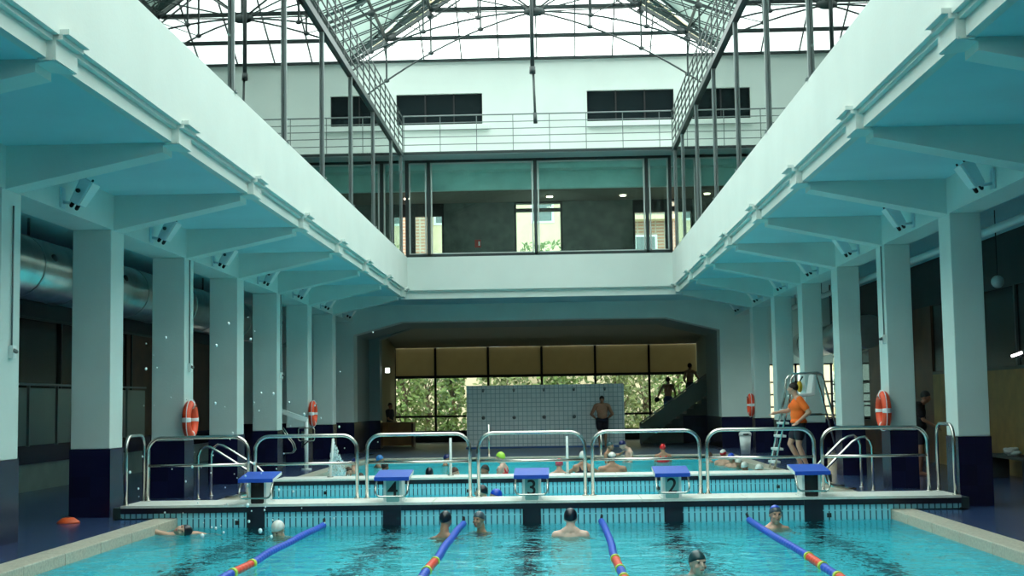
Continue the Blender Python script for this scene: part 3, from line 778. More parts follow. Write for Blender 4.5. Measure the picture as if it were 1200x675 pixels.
# ------------------------------------------------------------------ upper gallery
GY = 41.5
mx = [-4.48, -3.81, -.53, 2.88, 3.60]
for i, (xa, xb) in enumerate(zip(mx, mx[1:])):
    t = thing('window_%d' % wn, ((xa+xb)/2, GY, 6.05), None, None, kind='structure'); wn += 1
    MB().box(xa+.04, xb-.04, GY, GY+.012, 6.12, 9.0).build('window_glass', GALGLASS, t)
    b = MB(); b.box(xa-.05, xa+.05, GY-.05, GY+.07, 6.05, 9.05); b.box(xa, xb, GY-.05, GY+.07, 6.05, 6.14); b.box(xa, xb, GY-.05, GY+.07, 8.98, 9.05)
    if i == 3: b.box(xb-.05, xb+.03, GY-.05, GY+.07, 6.05, 9.05)
    b.build('window_frame', DSTEEL, t)
    b = MB(); b.box(xa+.07, xa+.11, GY-.055, GY-.01, 6.14, 8.96); b.box(xb-.11, xb-.07, GY-.055, GY-.01, 6.14, 8.96); b.box(xa+.07, xb-.07, GY-.055, GY-.01, 8.92, 8.96); b.box(xa+.07, xb-.07, GY-.055, GY-.01, 6.14, 6.17)
    b.build('inner_frame', mat('pale_aluminium', (.5, .55, .53), .4, .5), t)
f = MB(); f.box(-12, 11, GY+.12, 46, SL, SL+.1); struct('floor_gallery', f, mat('gallery_floor', (.2, .2, .18), .5))
f = MB(); f.box(-12, 11, GY+.6, GY+.8, 8.2, 9.1); f.box(-12, 11, GY+.08, GY+.8, 8.75, 9.1); struct('trim_5', f, GALC)
f = MB(); f.box(-12, 11, GY+.8, 46, 8.26, 8.4); struct('ceiling_gallery', f, GALB)
# gallery back wall with three window openings
BY = 45.3; ops = [(-5.72, -3.66), (-1.30, .31), (2.66, 4.78)]
f = MB(); xx = -12
for a, b_ in ops:
    f.box(xx, a, BY, BY+.3, SL, 8.3); f.box(a, b_, BY, BY+.3, 8.26, 8.3); xx = b_
f.box(xx, 11, BY, BY+.3, SL, 8.3)
struct('wall_gallery', f, GALW)
for i, (a, b_) in enumerate(ops):
    t = thing('window_%d' % wn, ((a+b_)/2, BY, SL), None, None, kind='structure'); wn += 1
    b = MB()
    b.box(a, a+.07, BY, BY+.12, SL, 8.26); b.box(b_-.07, b_, BY, BY+.12, SL, 8.26)
    if i == 0:
        b.box(a, b_, BY, BY+.12, 7.83, 8.26); b.box(-4.84, -4.62, BY, BY+.12, SL, 8.26)
    elif i == 1:
        b.box(a, b_, BY, BY+.12, 7.92, 8.04); b.box(a, b_, BY, BY+.12, 8.2, 8.26)
    else:
        b.box(a, 3.9, BY, BY+.12, 7.83, 8.26); b.box(3.72, 3.9, BY, BY+.12, SL, 8.26); b.box(3.9, b_, BY, BY+.12, 7.86, 8.02); b.box(3.9, b_, BY, BY+.12, 8.2, 8.26)
    b.build('window_frame', BLACKP, t)
    MB().box(a, b_, BY+.06, BY+.07, SL, 8.26).build('window_glass', GLASS, t)
for i, (px, py) in enumerate(((477, 233), (644, 230.5), (730, 229), (815, 228), (838, 227.5))):
    d = ray(px, py); tt = (8.25-H)/d.z; p = Vector((d.x*tt, d.y*tt, 8.25))
    o = MB().tube([(p.x, p.y, 8.235), (p.x, p.y, 8.26)], .10, 16).build('downlight', LAMPM)
    tag(o, 'small round downlight in the gallery ceiling, %s from the left' % ORD[i], 'ceiling light', 'downlights in the upper gallery')
p = at(560, 285.5, BY-.02)
t = thing('fire_alarm_sign', (p.x, p.y, p.z), 'small red sign on the dark gallery wall behind the glass', 'sign')
MB().box(p.x-.10, p.x+.10, BY-.03, BY, p.z-.13, p.z+.13).build('sign_plate', REDSIGN, t)
MB().box(p.x+.02, p.x+.07, BY-.035, BY-.03, p.z-.07, p.z+.07).build('pictogram', WBAND, t)

# white wall above the gallery, with dark windows and sills
W = 42.0; XE0, XE1 = -6.3, 5.46; ZE = 12.31
f = MB()
wins = [(-4.84, -2.15), (1.12, 3.82)]
f.box(-14, 13, W, W+.25, 9.0, 10.27); f.box(-14, 13, W, W+.25, 11.24, ZE)
xx = -14
for a, b_ in wins: f.box(xx, a, W, W+.25, 10.27, 11.24); xx = b_
f.box(xx, 13, W, W+.25, 10.27, 11.24)
struct('wall_terrace', f, PAINT2)
for i, (a, b_) in enumerate(wins):
    t = thing('window_%d' % wn, ((a+b_)/2, W, 10.2), None, None, kind='structure'); wn += 1
    MB().box(a, b_, W+.12, W+.14, 10.27, 11.24).build('window_glass', DGLASS, t)
    b = MB()
    for q in range(4): b.box(a+(b_-a)*q/3-.02, a+(b_-a)*q/3+.02, W+.08, W+.13, 10.27, 11.24)
    b.build('window_frame', BLACKP, t)
    MB().box(a, b_+.2, W-.15, W, 10.08, 10.2).build('window_sill', PAINT2, t)
f = MB(); f.box(-12, 11, GY-.9, W, 9.05, 9.15); struct('floor_terrace', f, mat('terrace_slab', (.35, .4, .39), .7))

# ------------------------------------------------------------------ steel posts, side glass, catwalk railings
PY = [18.95+3.78*k for k in range(-2, 6)]
for side, gx in (('left', UL-.03), ('right', UR+.03)):
    for k, y in enumerate(PY[2:]+[40.3]):
        t = thing('steel_post', (gx, y, 6.05), 'slender grey steel post on the %s balcony wall, %s from the front' % (side, ORD[k]), 'steel post', 'steel posts of the side glazing')
        b = MB(); b.box(gx-.022, gx+.022, y-.03, y+.03, 6.05, 9.05); b.build('post_tube', GSTEEL, t, .006)
        MB().box(gx-.06, gx+.06, y-.07, y+.07, 6.05, 6.07).build('base_plate', GSTEEL, t)
    ys = PY+[40.3]
    for k, (ya, yb) in enumerate(zip(ys, ys[1:])):
        t = thing('window_%d' % wn, (gx, (ya+yb)/2, 6.05), None, None, kind='structure'); wn += 1
        sg = -1 if side == 'left' else 1
        v = MB(); xg = gx+sg*.024
        v.box(min(xg, xg+sg*.01), max(xg, xg+sg*.01), ya+.01, yb-.01, 6.05, 9.03); v.build('window_glass', SIDEGLASS, t)
    # catwalk
    sg = -1 if side == 'left' else 1
    t = thing('catwalk', (gx, 25, 9.05), 'steel catwalk edge with lattice railing along the %s side under the glass roof' % side, 'catwalk')
    MB().box(min(gx-.04, gx+.04), gx+.04, 8, 40.53, 9.0, 9.15).build('edge_beam', DSTEEL, t)
    MB().box(min(gx+sg*.05, gx+sg*1.9), max(gx+sg*.05, gx+sg*1.9), 8, 42, 9.06, 9.1).build('deck_plate', mat('catwalk_plate', (.10, .13, .13), .6), t)
    y = 9.2; 
    while y < 40.7:
        MB().box(gx-.014, gx+.014, y-.014, y+.014, 9.1, 10.25).build('baluster', DSTEEL, t); y += 1.05
    for z in (9.37, 9.6, 9.82, 10.03, 10.25):
        MB().box(gx-.013, gx+.013, 9, 40.6, z-.013, z+.013).build('rail_bar', DSTEEL, t)
t = thing('terrace_railing', (MID, 40.6, 9.15), 'grey five-bar railing across the end terrace above the gallery glazing', 'railing')
MB().box(UL-.05, UR+.05, 40.56, 40.65, 9.07, 9.15).build('edge_beam', DSTEEL, t)
for z in (9.37, 9.6, 9.82, 10.03, 10.25): MB().tube([(UL, 40.6, z), (UR, 40.6, z)], .014 if z < 10.2 else .022, 8).build('rail_bar', GSTEEL, t)
x = UL+.02
while x < UR+.05:
    MB().box(x-.012, x+.012, 40.59, 40.61, 9.15, 10.25).build('baluster', GSTEEL, t); x += 1.1
# rooms behind the side glass
for side, a, b_ in (('left', -11.2, UL-.25), ('right', UR+.25, 10.0)):
    f = MB(); f.box(a, b_, 3, GY, SL, SL+.05); struct('floor_side_%s' % side, f, DARKW)
    f = MB(); f.box(a if side == 'left' else b_-.1, a+.1 if side == 'left' else b_, 3, GY+.1, SL, 9.0); struct('wall_side_%s' % side, f, mat('side_room_wall', (.25, .3, .29), .8))
    f = MB(); f.box(a if side == 'left' else UR+2.0, UL-2.0 if side == 'left' else b_, 3, W, 9.0, 9.1); struct('ceiling_side_%s' % side, f, DARKW)

# ------------------------------------------------------------------ glass roof
RX = (XE0+XE1)/2; HW = (XE1-XE0)/2; SLP = .38; HS = .5; YR0 = 4.0
ZR = ZE+SLP*HW; YRH = W-(ZR-ZE)/HS
roof = thing('ceiling_skylight', (RX, 25, ZE), None, None, kind='structure')
def rz(x): return ZE+SLP*(HW-abs(x-RX))
b = MB()
def quad(*p): b.bm.faces.new([b.bm.verts.new(q) for q in p])
quad((XE0, YR0, ZE), (XE0, W, ZE), (RX, YRH, ZR), (RX, YR0, ZR))
quad((XE1, YR0, ZE), (XE1, W, ZE), (RX, YRH, ZR), (RX, YR0, ZR))
quad((XE0, W, ZE), (XE1, W, ZE), (RX, YRH, ZR))
b.build('glass_panes', ROOFGLASS, roof)
b = MB(); y = YR0
while y < W-.3:
    ins = HW
    if y > YRH: ins = (W-y)*HS/SLP
    for sx in (-1, 1):
        xe = XE0 if sx < 0 else XE1
        b.bar((xe, y, ZE-.03), (xe-sx*ins, y, ZE+SLP*ins-.03), .022, .03)
    y += 1.05
for j in range(1, 10):
    x = XE0+(XE1-XE0)*j/10
    zt = rz(x); yt = W-(zt-ZE)/HS
    b.bar((x, W-.02, ZE-.03), (x, yt, zt-.03), .04, .06)
b.build('glazing_bars', DSTEEL, roof)
for ins in (1.28, 2.75, 4.3):
    z = ZE+SLP*ins-.04; yt = W-(SLP*ins)/HS
    b = MB()
    b.bar((XE0+ins, YR0, z), (XE0+ins, yt, z), .06, .10); b.bar((XE1-ins, YR0, z), (XE1-ins, yt, z), .06, .10)
    b.bar((XE0+ins, yt, z), (XE1-ins, yt, z), .06, .12)
    b.build('purlin', DSTEEL, roof)
b = MB(); b.bar((XE0, YR0, ZE), (XE0, W, ZE), .12, .14); b.bar((XE1, YR0, ZE), (XE1, W, ZE), .12, .14); b.bar((XE0, W-.05, ZE-.02), (XE1, W-.05, ZE-.02), .10, .08)
b.bar((RX, YR0, ZR-.05), (RX, YRH, ZR-.05), .10, .14)
b.build('eave_beam', DSTEEL, roof)
b = MB()
for xe in (XE0, XE1): b.bar((xe, W, ZE-.08), (RX, YRH, ZR-.08), .07, .11)
b.build('hip_rafter', DSTEEL, roof)
# clerestory glass between the catwalk and the eaves
for xe in (XE0, XE1):
    b = MB(); b.box(xe-.01, xe+.01, YR0, W, 9.15, ZE); b.build('clerestory_glass', ROOFGLASS, roof)
    b = MB()
    y = YR0
    while y < W: b.box(xe-.03, xe+.03, y-.03, y+.03, 9.1, ZE); y += 4.08
    b.box(xe-.02, xe+.02, YR0, W, 10.6, 10.66); b.build('clerestory_frame', DSTEEL, roof)

INS = (1.28, 2.75, 4.3)
def truss(y, label, hips=False):
    t = thing('roof_truss', (RX, y, 12.0), label, 'roof truss', 'steel roof trusses')
    def pt(sx, ins, top):
        xe = XE0 if sx < 0 else XE1
        x = xe-sx*ins
        yy = y
        if hips: yy = W-(SLP*ins)/HS
        if top: z = ZE+SLP*ins-.20
        else:
            u = min(1, ins/HW); z = 10.85+1.65*(1-(1-u)**1.9)
        return Vector((x, min(yy, W-.08), z))
    kp = Vector((RX, YRH if hips else y, 12.5))
    for sx in (-1, 1):
        if not hips:
            MB().bar(pt(sx, .1, True), pt(sx, HW, True), .05, .08).build('top_chord', DSTEEL, t)
        else:
            MB().bar(pt(sx, .1, True)-Vector((0, 0, .12)), pt(sx, HW, True)-Vector((0, 0, .12)), .04, .04).build('top_chord', DSTEEL, t)
        pts = [pt(sx, HW*j/12, False) for j in range(0, 13)]
        pts[-1] = kp.copy()
        MB().tube(pts, .028, 8).build('bottom_chord', DSTEEL, t)
        prevb = None
        for ins in INS:
            a = pt(sx, ins, True); c = pt(sx, ins, False)
            MB().bar(a, c, .05, .05).build('strut', DSTEEL, t)
            MB().ell(c, (.09, .04, .07), seg=8, rng=5).build('gusset', DSTEEL, t)
            MB().ell(a+Vector((0, 0, -.03)), (.12, .05, .10), seg=8, rng=5).build('gusset', DSTEEL, t)
        for i1, i2 in ((1.28, 2.75), (2.75, 4.3)):
            MB().bar(pt(sx, i1, True), pt(sx, i2, False), .025, .025).build('tie_rod', DSTEEL, t)
        MB().bar(pt(sx, 4.3, True), kp, .045, .045).build('diagonal', DSTEEL, t)
        MB().bar(pt(sx, 2.9, True), kp, .035, .035).build('diagonal', DSTEEL, t)
    if not hips:
        MB().bar((RX, y, ZR-.1), (RX, y, 12.4), .10, .10).build('king_post', DSTEEL, t)
        MB().ell((RX, y, 12.5), (.32, .08, .14), seg=14, rng=6).build('gusset', DSTEEL, t)
    return t
truss(YRH, 'dark steel roof truss under the end of the ridge, carrying the hanging rod')
truss(W, 'diagonal pair of hip trusses at the end of the glass roof', True)
ko = None
for k, y in enumerate((29.2, 21.1, 13.0)):
    truss(y, 'transverse roof truss higher up towards the viewer, %s before the end truss' % ORD[k])
rx, ry = -.50, YRH-.12
t = thing('hanging_rod', (rx, ry, 12.4), 'dark vertical rod hanging from the centre of the end truss', 'hanging rod')
MB().tube([(rx, ry, 14.2), (rx, ry, 10.75)], .06, 10).build('sleeve', DSTEEL, t)
MB().tube([(rx, ry, 10.9), (rx, ry, 10.7)], .085, 10).build('collar', DSTEEL, t)
MB().tube([(rx+.02, ry, 10.8), (rx+.06, ry, 9.3)], .035, 10).build('rod', DSTEEL, t)
MB().tube([(rx+.05, ry, 9.6), (rx+.06, ry, 9.3)], .055, 10).build('end_weight', DSTEEL, t)

# ------------------------------------------------------------------ outdoors
f = MB(); f.box(-60, 60, 58, 120, -.4, -.2); struct('floor_ground', f, GRAVEL)
f = MB(); f.box(WALLR+.5, 60, 20, 58, -.4, -.2); struct('floor_ground_side', f, GRAVEL)
def building(x0, x1, y, z1, m, label, wxs, wz, balc=None):
    t = thing('apartment_building', ((x0+x1)/2, y, -.2), label, 'building')
    MB().box(x0+.03, x1-.03, y, y+9, -.2, z1).build('facade', m, t)
    MB().box(x0+.03, x1-.03, y-.3, y+9, z1, z1+.3).build('cornice', CREAM, t)
    for zz in wz:
        for xx in wxs:
            fr = MB().box(xx-.65, xx+.65, y-.06, y, zz, zz+2.0).build('window', WHITEM, t)
            MB().box(xx-.52, xx+.52, y-.09, y-.05, zz+.12, zz+1.88).build('pane', mat('facade_pane', (.12, .15, .16), .1) if 'facade_pane' not in bpy.data.materials else bpy.data.materials['facade_pane'], fr)
    if balc:
        for (xx, zz) in balc:
            bb = MB().box(xx-1.3, xx+1.3, y-1.0, y, zz-.25, zz).build('balcony_slab', CREAM, t)
            b = MB(); q = xx-1.28
            while q < xx+1.3: b.box(q-.02, q+.02, y-.98, y-.94, zz, zz+1.0); q += .16
            b.box(xx-1.3, xx+1.3, y-1, y-.92, zz+1.0, zz+1.06); b.build('balcony_rail', GSTEEL, bb)
building(-16, -8.9, 76, 17, CREAM, 'cream apartment block across the street, leftmost through the gallery windows', (-14, -11.5, -9.9), (1, 4.4, 7.8, 11.2, 14.4))
building(-8.85, -7.05, 75.6, 17, BRICKM, 'narrow red brick house between the cream blocks on the left', (), ())
building(-7.0, 4.4, 76.5, 18, CREAM, 'wide cream apartment block seen through the middle gallery window', (-6.1, -3.4, -.6, 2.2), (.9, 4.6, 8.0, 11.6, 14.8))
building(4.45, 6.9, 75.5, 16, BRICKM, 'brick house with a white balcony seen through the right gallery window', (5.1,), (8.7,), [(5.4, 11.7), (5.4, 5.2)])
building(6.95, 20, 77, 17, CREAM, 'cream building at the far right across the street', (7.9, 10.5, 13, 16), (1, 4.6, 8.2, 11.8))
LEAF2 = mat('leaf_yellow_green', (.22, .24, .07), .6, noise=.6, nscale=3, var=(.07, .11, .03))
def tree(x, y, h, cr, label, m, seed):
    rnd = random.Random(seed)
    t = thing('garden_tree', (x, y, -.2), label, 'tree', 'trees outside the far windows')
    b = MB(); b.tube([(x, y, -.2), (x+.1, y, h*.35), (x-.05, y, h*.7)], 0, 8, [.14, .1, .05])
    for q in range(9):
        a = rnd.uniform(0, 2*PI); z = h*rnd.uniform(.12, .6); b.tube([(x, y, z), (x+cr*.7*math.cos(a), y+cr*.7*math.sin(a), z+h*.25)], 0, 5, [.05, .015])
    b.build('trunk', BARK, t)
    b = MB()
    for q in range(1300):
        cz = rnd.uniform(.02, 1); a = rnd.uniform(0, 2*PI); rr = cr*math.sqrt(rnd.random())*(1-.5*abs(cz-.45))
        clx = .35*math.sin(a*3+cz*9)
        p = Vector((x+(rr+clx*.4)*math.cos(a), y+rr*math.sin(a), h*cz+rnd.uniform(-.1, .1)))
        s = rnd.uniform(.07, .17); u = Vector((rnd.uniform(-1, 1), rnd.uniform(-1, 1), rnd.uniform(-1, 1))).normalized(); v = u.orthogonal().normalized()
        vs = [b.bm.verts.new(q_) for q_ in (p-u*s, p+v*s*.55, p+u*s, p-v*s*.55)]; b.bm.faces.new(vs)
    b.build('crown', m, t)
for i, (px, y, h, cr, m) in enumerate(((473, 60, 4.2, 1.1, LEAF), (500, 63.4, 3.6, 1.1, LEAF2), (529, 60.3, 4.0, .75, LEAF), (590, 62, 3.4, 1.4, LEAF2), (660, 61.5, 3.5, 1.25, LEAF), (722, 60.5, 3.9, 1.05, LEAF2), (755, 63.6, 3.9, 1.25, LEAF2), (795, 60.6, 3.9, 1.15, LEAF), (636, 66, 9.3, 1.4, LEAF))):
    lab = ['leafy green tree outside the leftmost far window', 'pale loose tree behind the leafy one outside the left far window', 'slim green tree outside the second far window from the left', 'broad yellow-green bush above the left of the tiled wall', 'green bush showing above the middle of the tiled wall', 'yellow-green tree just right of the tiled wall', 'pale leafy tree beyond the window mullion right of the tiled wall', 'green tree behind the two boys on the stairs', 'tall tree whose top shows in the middle gallery window'][i]
    tree((px-652)*y/FPX, y, h, cr, lab, m, i+3)
f = MB(); f.box(-9, 9, 67.5, 67.8, -.2, 3.4)
o = f.build('garden_wall', CREAM); tag(o, 'pale boundary wall behind the garden trees', 'garden wall')

# ------------------------------------------------------------------ people
def skin(name, c): return mat(name, c, .5, noise=.08, nscale=20)
SK1 = skin('skin_light', (.62, .36, .25)); SK2 = skin('skin_tan', (.44, .23, .14)); SK3 = skin('skin_pale', (.70, .46, .36)); SK4 = skin('skin_brown', (.30, .14, .08))
DK = mat('dark_hair', (.014, .009, .007), .55, bump=.5, bscale=120); BR = mat('brown_hair', (.07, .03, .015), .55, bump=.5, bscale=120)
def capm(name, c): return mat(name, c, .3)
CBLACK = capm('black_cap', (.008, .01, .02)); CGREY = capm('grey_cap', (.06, .09, .11)); CWHITE = capm('white_cap', (.72, .72, .66)); CBLUE = capm('royal_blue_cap', (.01, .07, .55))
CLBLUE = capm('light_blue_cap', (.05, .22, .55)); CNAVY = capm('navy_cap', (.01, .015, .10)); CLIME = capm('lime_cap', (.45, .8, .08)); CPINK = capm('pink_cap', (.7, .10, .14)); CRED = capm('red_cap', (.7, .015, .02)); CTEAL = capm('dark_teal_cap', (.015, .06, .07))
SUITR = mat('red_swimsuit', (.65, .01, .02), .6); SUITN = mat('navy_swimwear', (.008, .01, .025), .6); SUITB = mat('blue_grey_swimsuit', (.05, .07, .16), .6)
SHIRT = mat('orange_shirt', (1, .17, .015), .8, bump=.3, bscale=14); EYE = mat('eye_dark', (.01, .008, .006), .3); LIP = mat('lips', (.45, .12, .10), .5)

def fuse(mb, name, m, parent, vox, T, smooth=4):
    """overlapping volumes fused into one continuous surface, placed by T (local -> world)"""
    bm = mb.bm; bmesh.ops.recalc_face_normals(bm, faces=bm.faces)
    me = bpy.data.meshes.new('tmp'); bm.to_mesh(me); bm.free()
    o = bpy.data.objects.new('tmp', me); COL.objects.link(o)
    r = o.modifiers.new('r', 'REMESH'); r.mode = 'VOXEL'; r.voxel_size = vox; r.use_smooth_shade = True
    s = o.modifiers.new('s', 'SMOOTH'); s.factor = .5; s.iterations = smooth
    dg = bpy.context.evaluated_depsgraph_get()
    m2 = bpy.data.meshes.new_from_object(o.evaluated_get(dg)); m2.name = name
    bpy.data.objects.remove(o); bpy.data.meshes.remove(me)
    m2.transform(Matrix.Translation(-Vector(parent.location)) @ T)
    m2.materials.clear(); m2.materials.append(m)
    for p in m2.polygons: p.use_smooth = True
    ob = bpy.data.objects.new(name, m2); COL.objects.link(ob); ob.parent = parent; return ob
def plain(mb, name, m, parent, T):
    bm = mb.bm; bmesh.ops.recalc_face_normals(bm, faces=bm.faces)
    me = bpy.data.meshes.new(name); bm.to_mesh(me); bm.free()
    me.transform(Matrix.Translation(-Vector(parent.location)) @ T); me.materials.append(m)
    ob = bpy.data.objects.new(name, me); COL.objects.link(ob); ob.parent = parent; return ob

# head in its own frame: centre of skull at origin, faces -Y, chin at z = -.115
def head_shapes(b, HT, k=1.0):
    R = HT.to_3x3().normalized() if False else HT.to_3x3(); e = R.to_euler()
    def P(x, y, z): return HT @ Vector((x*k, y*k, z*k))
    def E(c, r): b.ell(P(*c), tuple(q*k for q in r), e, 14, 9)
    E((0, .01, .02), (.076, .096, .098))
    E((0, -.018, -.045), (.058, .070, .072))
    E((0, -.052, -.088), (.030, .030, .026))
    b.cap(P(0, -.088, .012), P(0, -.108, -.022), .010*k, .014*k, 8)
    E((0, -.080, -.058), (.026, .016, .010))
    for s in (-1, 1):
        E((s*.078, .012, -.005), (.010, .018, .030))
        E((s*.038, -.062, -.028), (.026, .026, .022))
        E((s*.032, -.076, .034), (.026, .014, .009))
def head_parts(root, HT, T, k, cap, capmat, hair=None, face=True, two=None):
    e = HT.to_3x3().to_euler()
    def P(x, y, z): return HT @ Vector((x*k, y*k, z*k))
    if face:
        for s in (-1, 1):
            plain(MB().ell(P(s*.031, -.080, .014), (.013*k, .008*k, .007*k), e, 10, 7), 'eye', EYE, root, T)
        plain(MB().ell(P(0, -.093, -.058), (.022*k, .006*k, .007*k), e, 10, 7), 'mouth', LIP, root, T)
    if cap:
        Rx = Matrix.Rotation(math.radians(-22), 3, 'X')
        b = MB(); b.ell(P(0, .014, .022), (.084*k, .104*k, .107*k), (HT.to_3x3() @ Rx).to_euler(), 22, 12, zmin=-.12)
        plain(b, cap, capmat, root, T)
        if two:
            b = MB(); b.ell(P(0, .014, .022), (.0855*k, .1055*k, .109*k), (HT.to_3x3() @ Rx).to_euler(), 22, 8, zmin=.45)
            plain(b, 'cap_patch', two, root, T)

def swimmer(px, py, label, top, cap='swim_cap', capmat=CBLACK, sk=SK1, yaw=0, pitch=0, roll=0, Y=None, sh=.17, shz=.215, arms=None, suit=None, face=True, vox=.011, z=WZ, two=None, k=1.0, lean=0):
    """a bather: head crown `top` m above water, yaw 0 faces the viewer; px,py = pixel of waterline under the head, or Y given"""
    p = at(px, py, Y) if Y else on(px, py, z)
    t = thing('person', (p.x, p.y, z), label, 'person', 'bathers in the pool')
    T = Matrix.Translation((p.x, p.y, z)) @ Matrix.Rotation(math.radians(yaw), 4, 'Z')
    hc = top-.12*k
    HT = Matrix.Translation((0, -.02-lean, hc)) @ Matrix.Rotation(math.radians(pitch), 4, 'X') @ Matrix.Rotation(math.radians(roll), 4, 'Y')
    b = MB(); head_shapes(b, HT, k)
    zs = hc-shz*k+.03
    b.cap((0, .03-lean*.8, hc-.07*k), (0, .045, zs+.02), .056*k, .066*k)
    b.cap((-sh*.8, .04, zs-.03), (sh*.8, .04, zs-.03), .07*k, .07*k)
    b.cap((-sh*.45, .05, zs+.01), (0, .045, zs+.07), .055*k, .05*k); b.cap((sh*.45, .05, zs+.01), (0, .045, zs+.07), .055*k, .05*k)
    b.ell((0, .03, zs-.16), (sh*1.02, .115*k, .22), seg=18, rng=12)
    b.ell((0, .03, zs-.40), (sh*.85, .10*k, .24), seg=18, rng=12)
    for s in (-1, 1):
        b.cap((s*sh, .04, zs-.03), (s*sh*1.05, .04, zs-.08), .062*k, .056*k)
        A = (arms or {}).get(s)
        if A is None: A = [(s*sh*1.25, .0, zs-.30), (s*sh*1.2, -.22, zs-.36)]
        pr = Vector((s*sh*1.02, .04, zs-.06))
        el = Vector(A[0]); wr = Vector(A[1])
        b.cap(pr, el, .050*k, .040*k); b.cap(el, wr, .040*k, .027*k)
        d = (wr-el).normalized(); side = d.cross(Vector((0, 0, 1)));
        side = side.normalized() if side.length > .1 else Vector((1, 0, 0))
        pm = wr+d*.05*k; b.ell(pm, (.042*k, .042*k, .022*k), None, 10, 7)
        for q in range(4): b.cap(pm+side*(q-1.5)*.019*k, pm+side*(q-1.5)*.024*k+d*(.085-.01*abs(q-1.2))*k-Vector((0, 0, .015)), .009*k, .008*k, 6)
        b.cap(pm-side*.03*k, pm-side*.06*k+d*.04*k, .010*k, .009*k, 6)
    fuse(b, 'body', sk, t, vox, T)
    head_parts(t, HT, T, k, cap, capmat, face=face, two=two)
    if suit:
        b = MB(); b.ell((0, .03, zs-.19), (sh*1.05, .125*k, .20), seg=18, rng=12); b.ell((0, .03, zs-.40), (sh*.88, .11*k, .24), seg=18, rng=12)
        for s in (-1, 1):
            b.cap((s*sh*.45, -.06, zs-.06), (s*sh*.45, .05, zs+.045), .020, .020); b.cap((s*sh*.45, .05, zs+.045), (s*sh*.4, .13, zs-.08), .020, .020)
        fuse(b, 'swimsuit', suit, t, .012, T)
    return t

# near pool
swimmer(327, 628, 'child in a white swim cap head down in the water, second lane from the left', .20, capmat=CWHITE, sk=SK1, yaw=-25, pitch=38, vox=.009)
swimmer(522, 629, 'person in a black cap seen from behind beside the second lane rope', .33, capmat=CBLACK, sk=SK2, yaw=165, face=False, sh=.14, k=.97, shz=.27)
swimmer(562, 623, 'child in a dark cap and blue swimsuit facing left between blocks 4 and 3', .27, capmat=CGREY, sk=SK2, yaw=-30, sh=.12, k=.92, suit=SUITB, shz=.27)
swimmer(669, 628, 'man in a black cap with bare shoulders, back to the viewer, right of block 3', .35, capmat=CBLACK, sk=SK3, yaw=176, face=False, sh=.185, k=1.05, shz=.205)
swimmer(909, 619, 'woman in a grey cap facing the viewer at the bulkhead near the right block', .30, capmat=CGREY, sk=SK1, yaw=6, sh=.15, two=CBLUE, vox=.009)
swimmer(817, 673, 'woman in a dark cap swimming towards the viewer in front, nearest of all', .23, capmat=CTEAL, sk=SK3, yaw=22, sh=.17, vox=.008)
# swimmer lying at the surface on the far left
p = on(214, 627, WZ); t = thing('person', (p.x, p.y, WZ), 'swimmer lying low in the water at the left wall, dark cap to the right', 'person', 'bathers in the pool')
T = Matrix.Translation((p.x, p.y, WZ)) @ Matrix.Rotation(math.radians(-72), 4, 'Z')
HT = Matrix.Translation((.05, 0, .06)) @ Matrix.Rotation(math.radians(72), 4, 'Z') @ Matrix.Rotation(math.radians(80), 4, 'Y') @ Matrix.Rotation(math.radians(-20), 4, 'Z')
b = MB(); head_shapes(b, HT, 1)
b.cap((-.03, .02, .03), (-.14, .03, -.01), .055, .06); b.cap((-.18, -.17, -.03), (-.18, .2, -.03), .065, .065)
b.ell((-.38, .02, -.07), (.28, .17, .10), seg=16, rng=10); b.ell((-.75, .02, -.12), (.26, .15, .10), seg=16, rng=10)
for s in (-1, 1): b.cap((-.82, .02+s*.09, -.15), (-1.05, .02+s*.1, -.42), .075, .05); b.cap((-1.05, .02+s*.1, -.42), (-1.08, .02+s*.1, -.82), .05, .035)
b.cap((-.18, -.2, -.01), (-.20, -.36, .04), .047, .038); b.cap((-.20, -.34, .04), (-.30, -.40, .02), .037, .027)
for q in range(5): b.cap((-.32, -.44+.017*q, .01), (-.40+.01*abs(q-2), -.46+.02*q, 0), .010, .008, 6)
b.cap((-.18, .22, -.02), (-.05, .42, -.06), .047, .038); b.cap((-.05, .42, -.06), (.18, .5, -.08), .037, .027)
fuse(b, 'body', SK1, t, .011, T); head_parts(t, HT, T, 1, 'swim_cap', CBLACK)

# middle basin
swimmer(565, 579, 'bather in a black cap behind the near bulkhead left of block 3', .36, capmat=CBLACK, sk=SK1, yaw=-100, Y=22.9, sh=.14)
swimmer(582, 581, 'bather in a royal blue cap beside the black-capped one behind the near bulkhead', .35, capmat=CBLUE, sk=SK1, yaw=-80, Y=22.0, k=.95, sh=.13)
# far basin
def far(px, Y, ztop, label, **kw):
    p = at(px, 500, Y); return swimmer(px, 500, label, ztop-WZ, Y=Y, vox=.014, **kw)
far(444.5, 37.5, .21, 'bather in a light blue cap behind guard rail in the far basin at left', capmat=CLBLUE, sk=SK2, yaw=120, k=1.05, face=False)
far(450.5, 33.5, .19, 'dark-haired bather below the light blue cap in the far basin', cap='hair', capmat=DK, sk=SK4, yaw=150, face=False)
far(502.5, 29.0, .25, 'dark-haired head at the farther bulkhead right of block 4', cap='hair', capmat=CBLACK, sk=SK2, yaw=180, face=False)
far(523, 38.3, .17, 'small figure in a navy cap by the far pool edge left of the bright post', capmat=CNAVY, sk=SK2, yaw=90, k=1.0)
far(531.5, 29.0, .25, 'brown-haired child right of the bright post behind the farther bulkhead', cap='hair', capmat=BR, sk=SK1, yaw=70, k=.95, arms={-1: [(-.2, -.12, .0), (-.05, -.35, .12)]})
far(568, 28.2, .33, 'dark-haired child beside the woman in the lime cap', cap='hair', capmat=DK, sk=SK2, yaw=-40, k=.95, sh=.13)
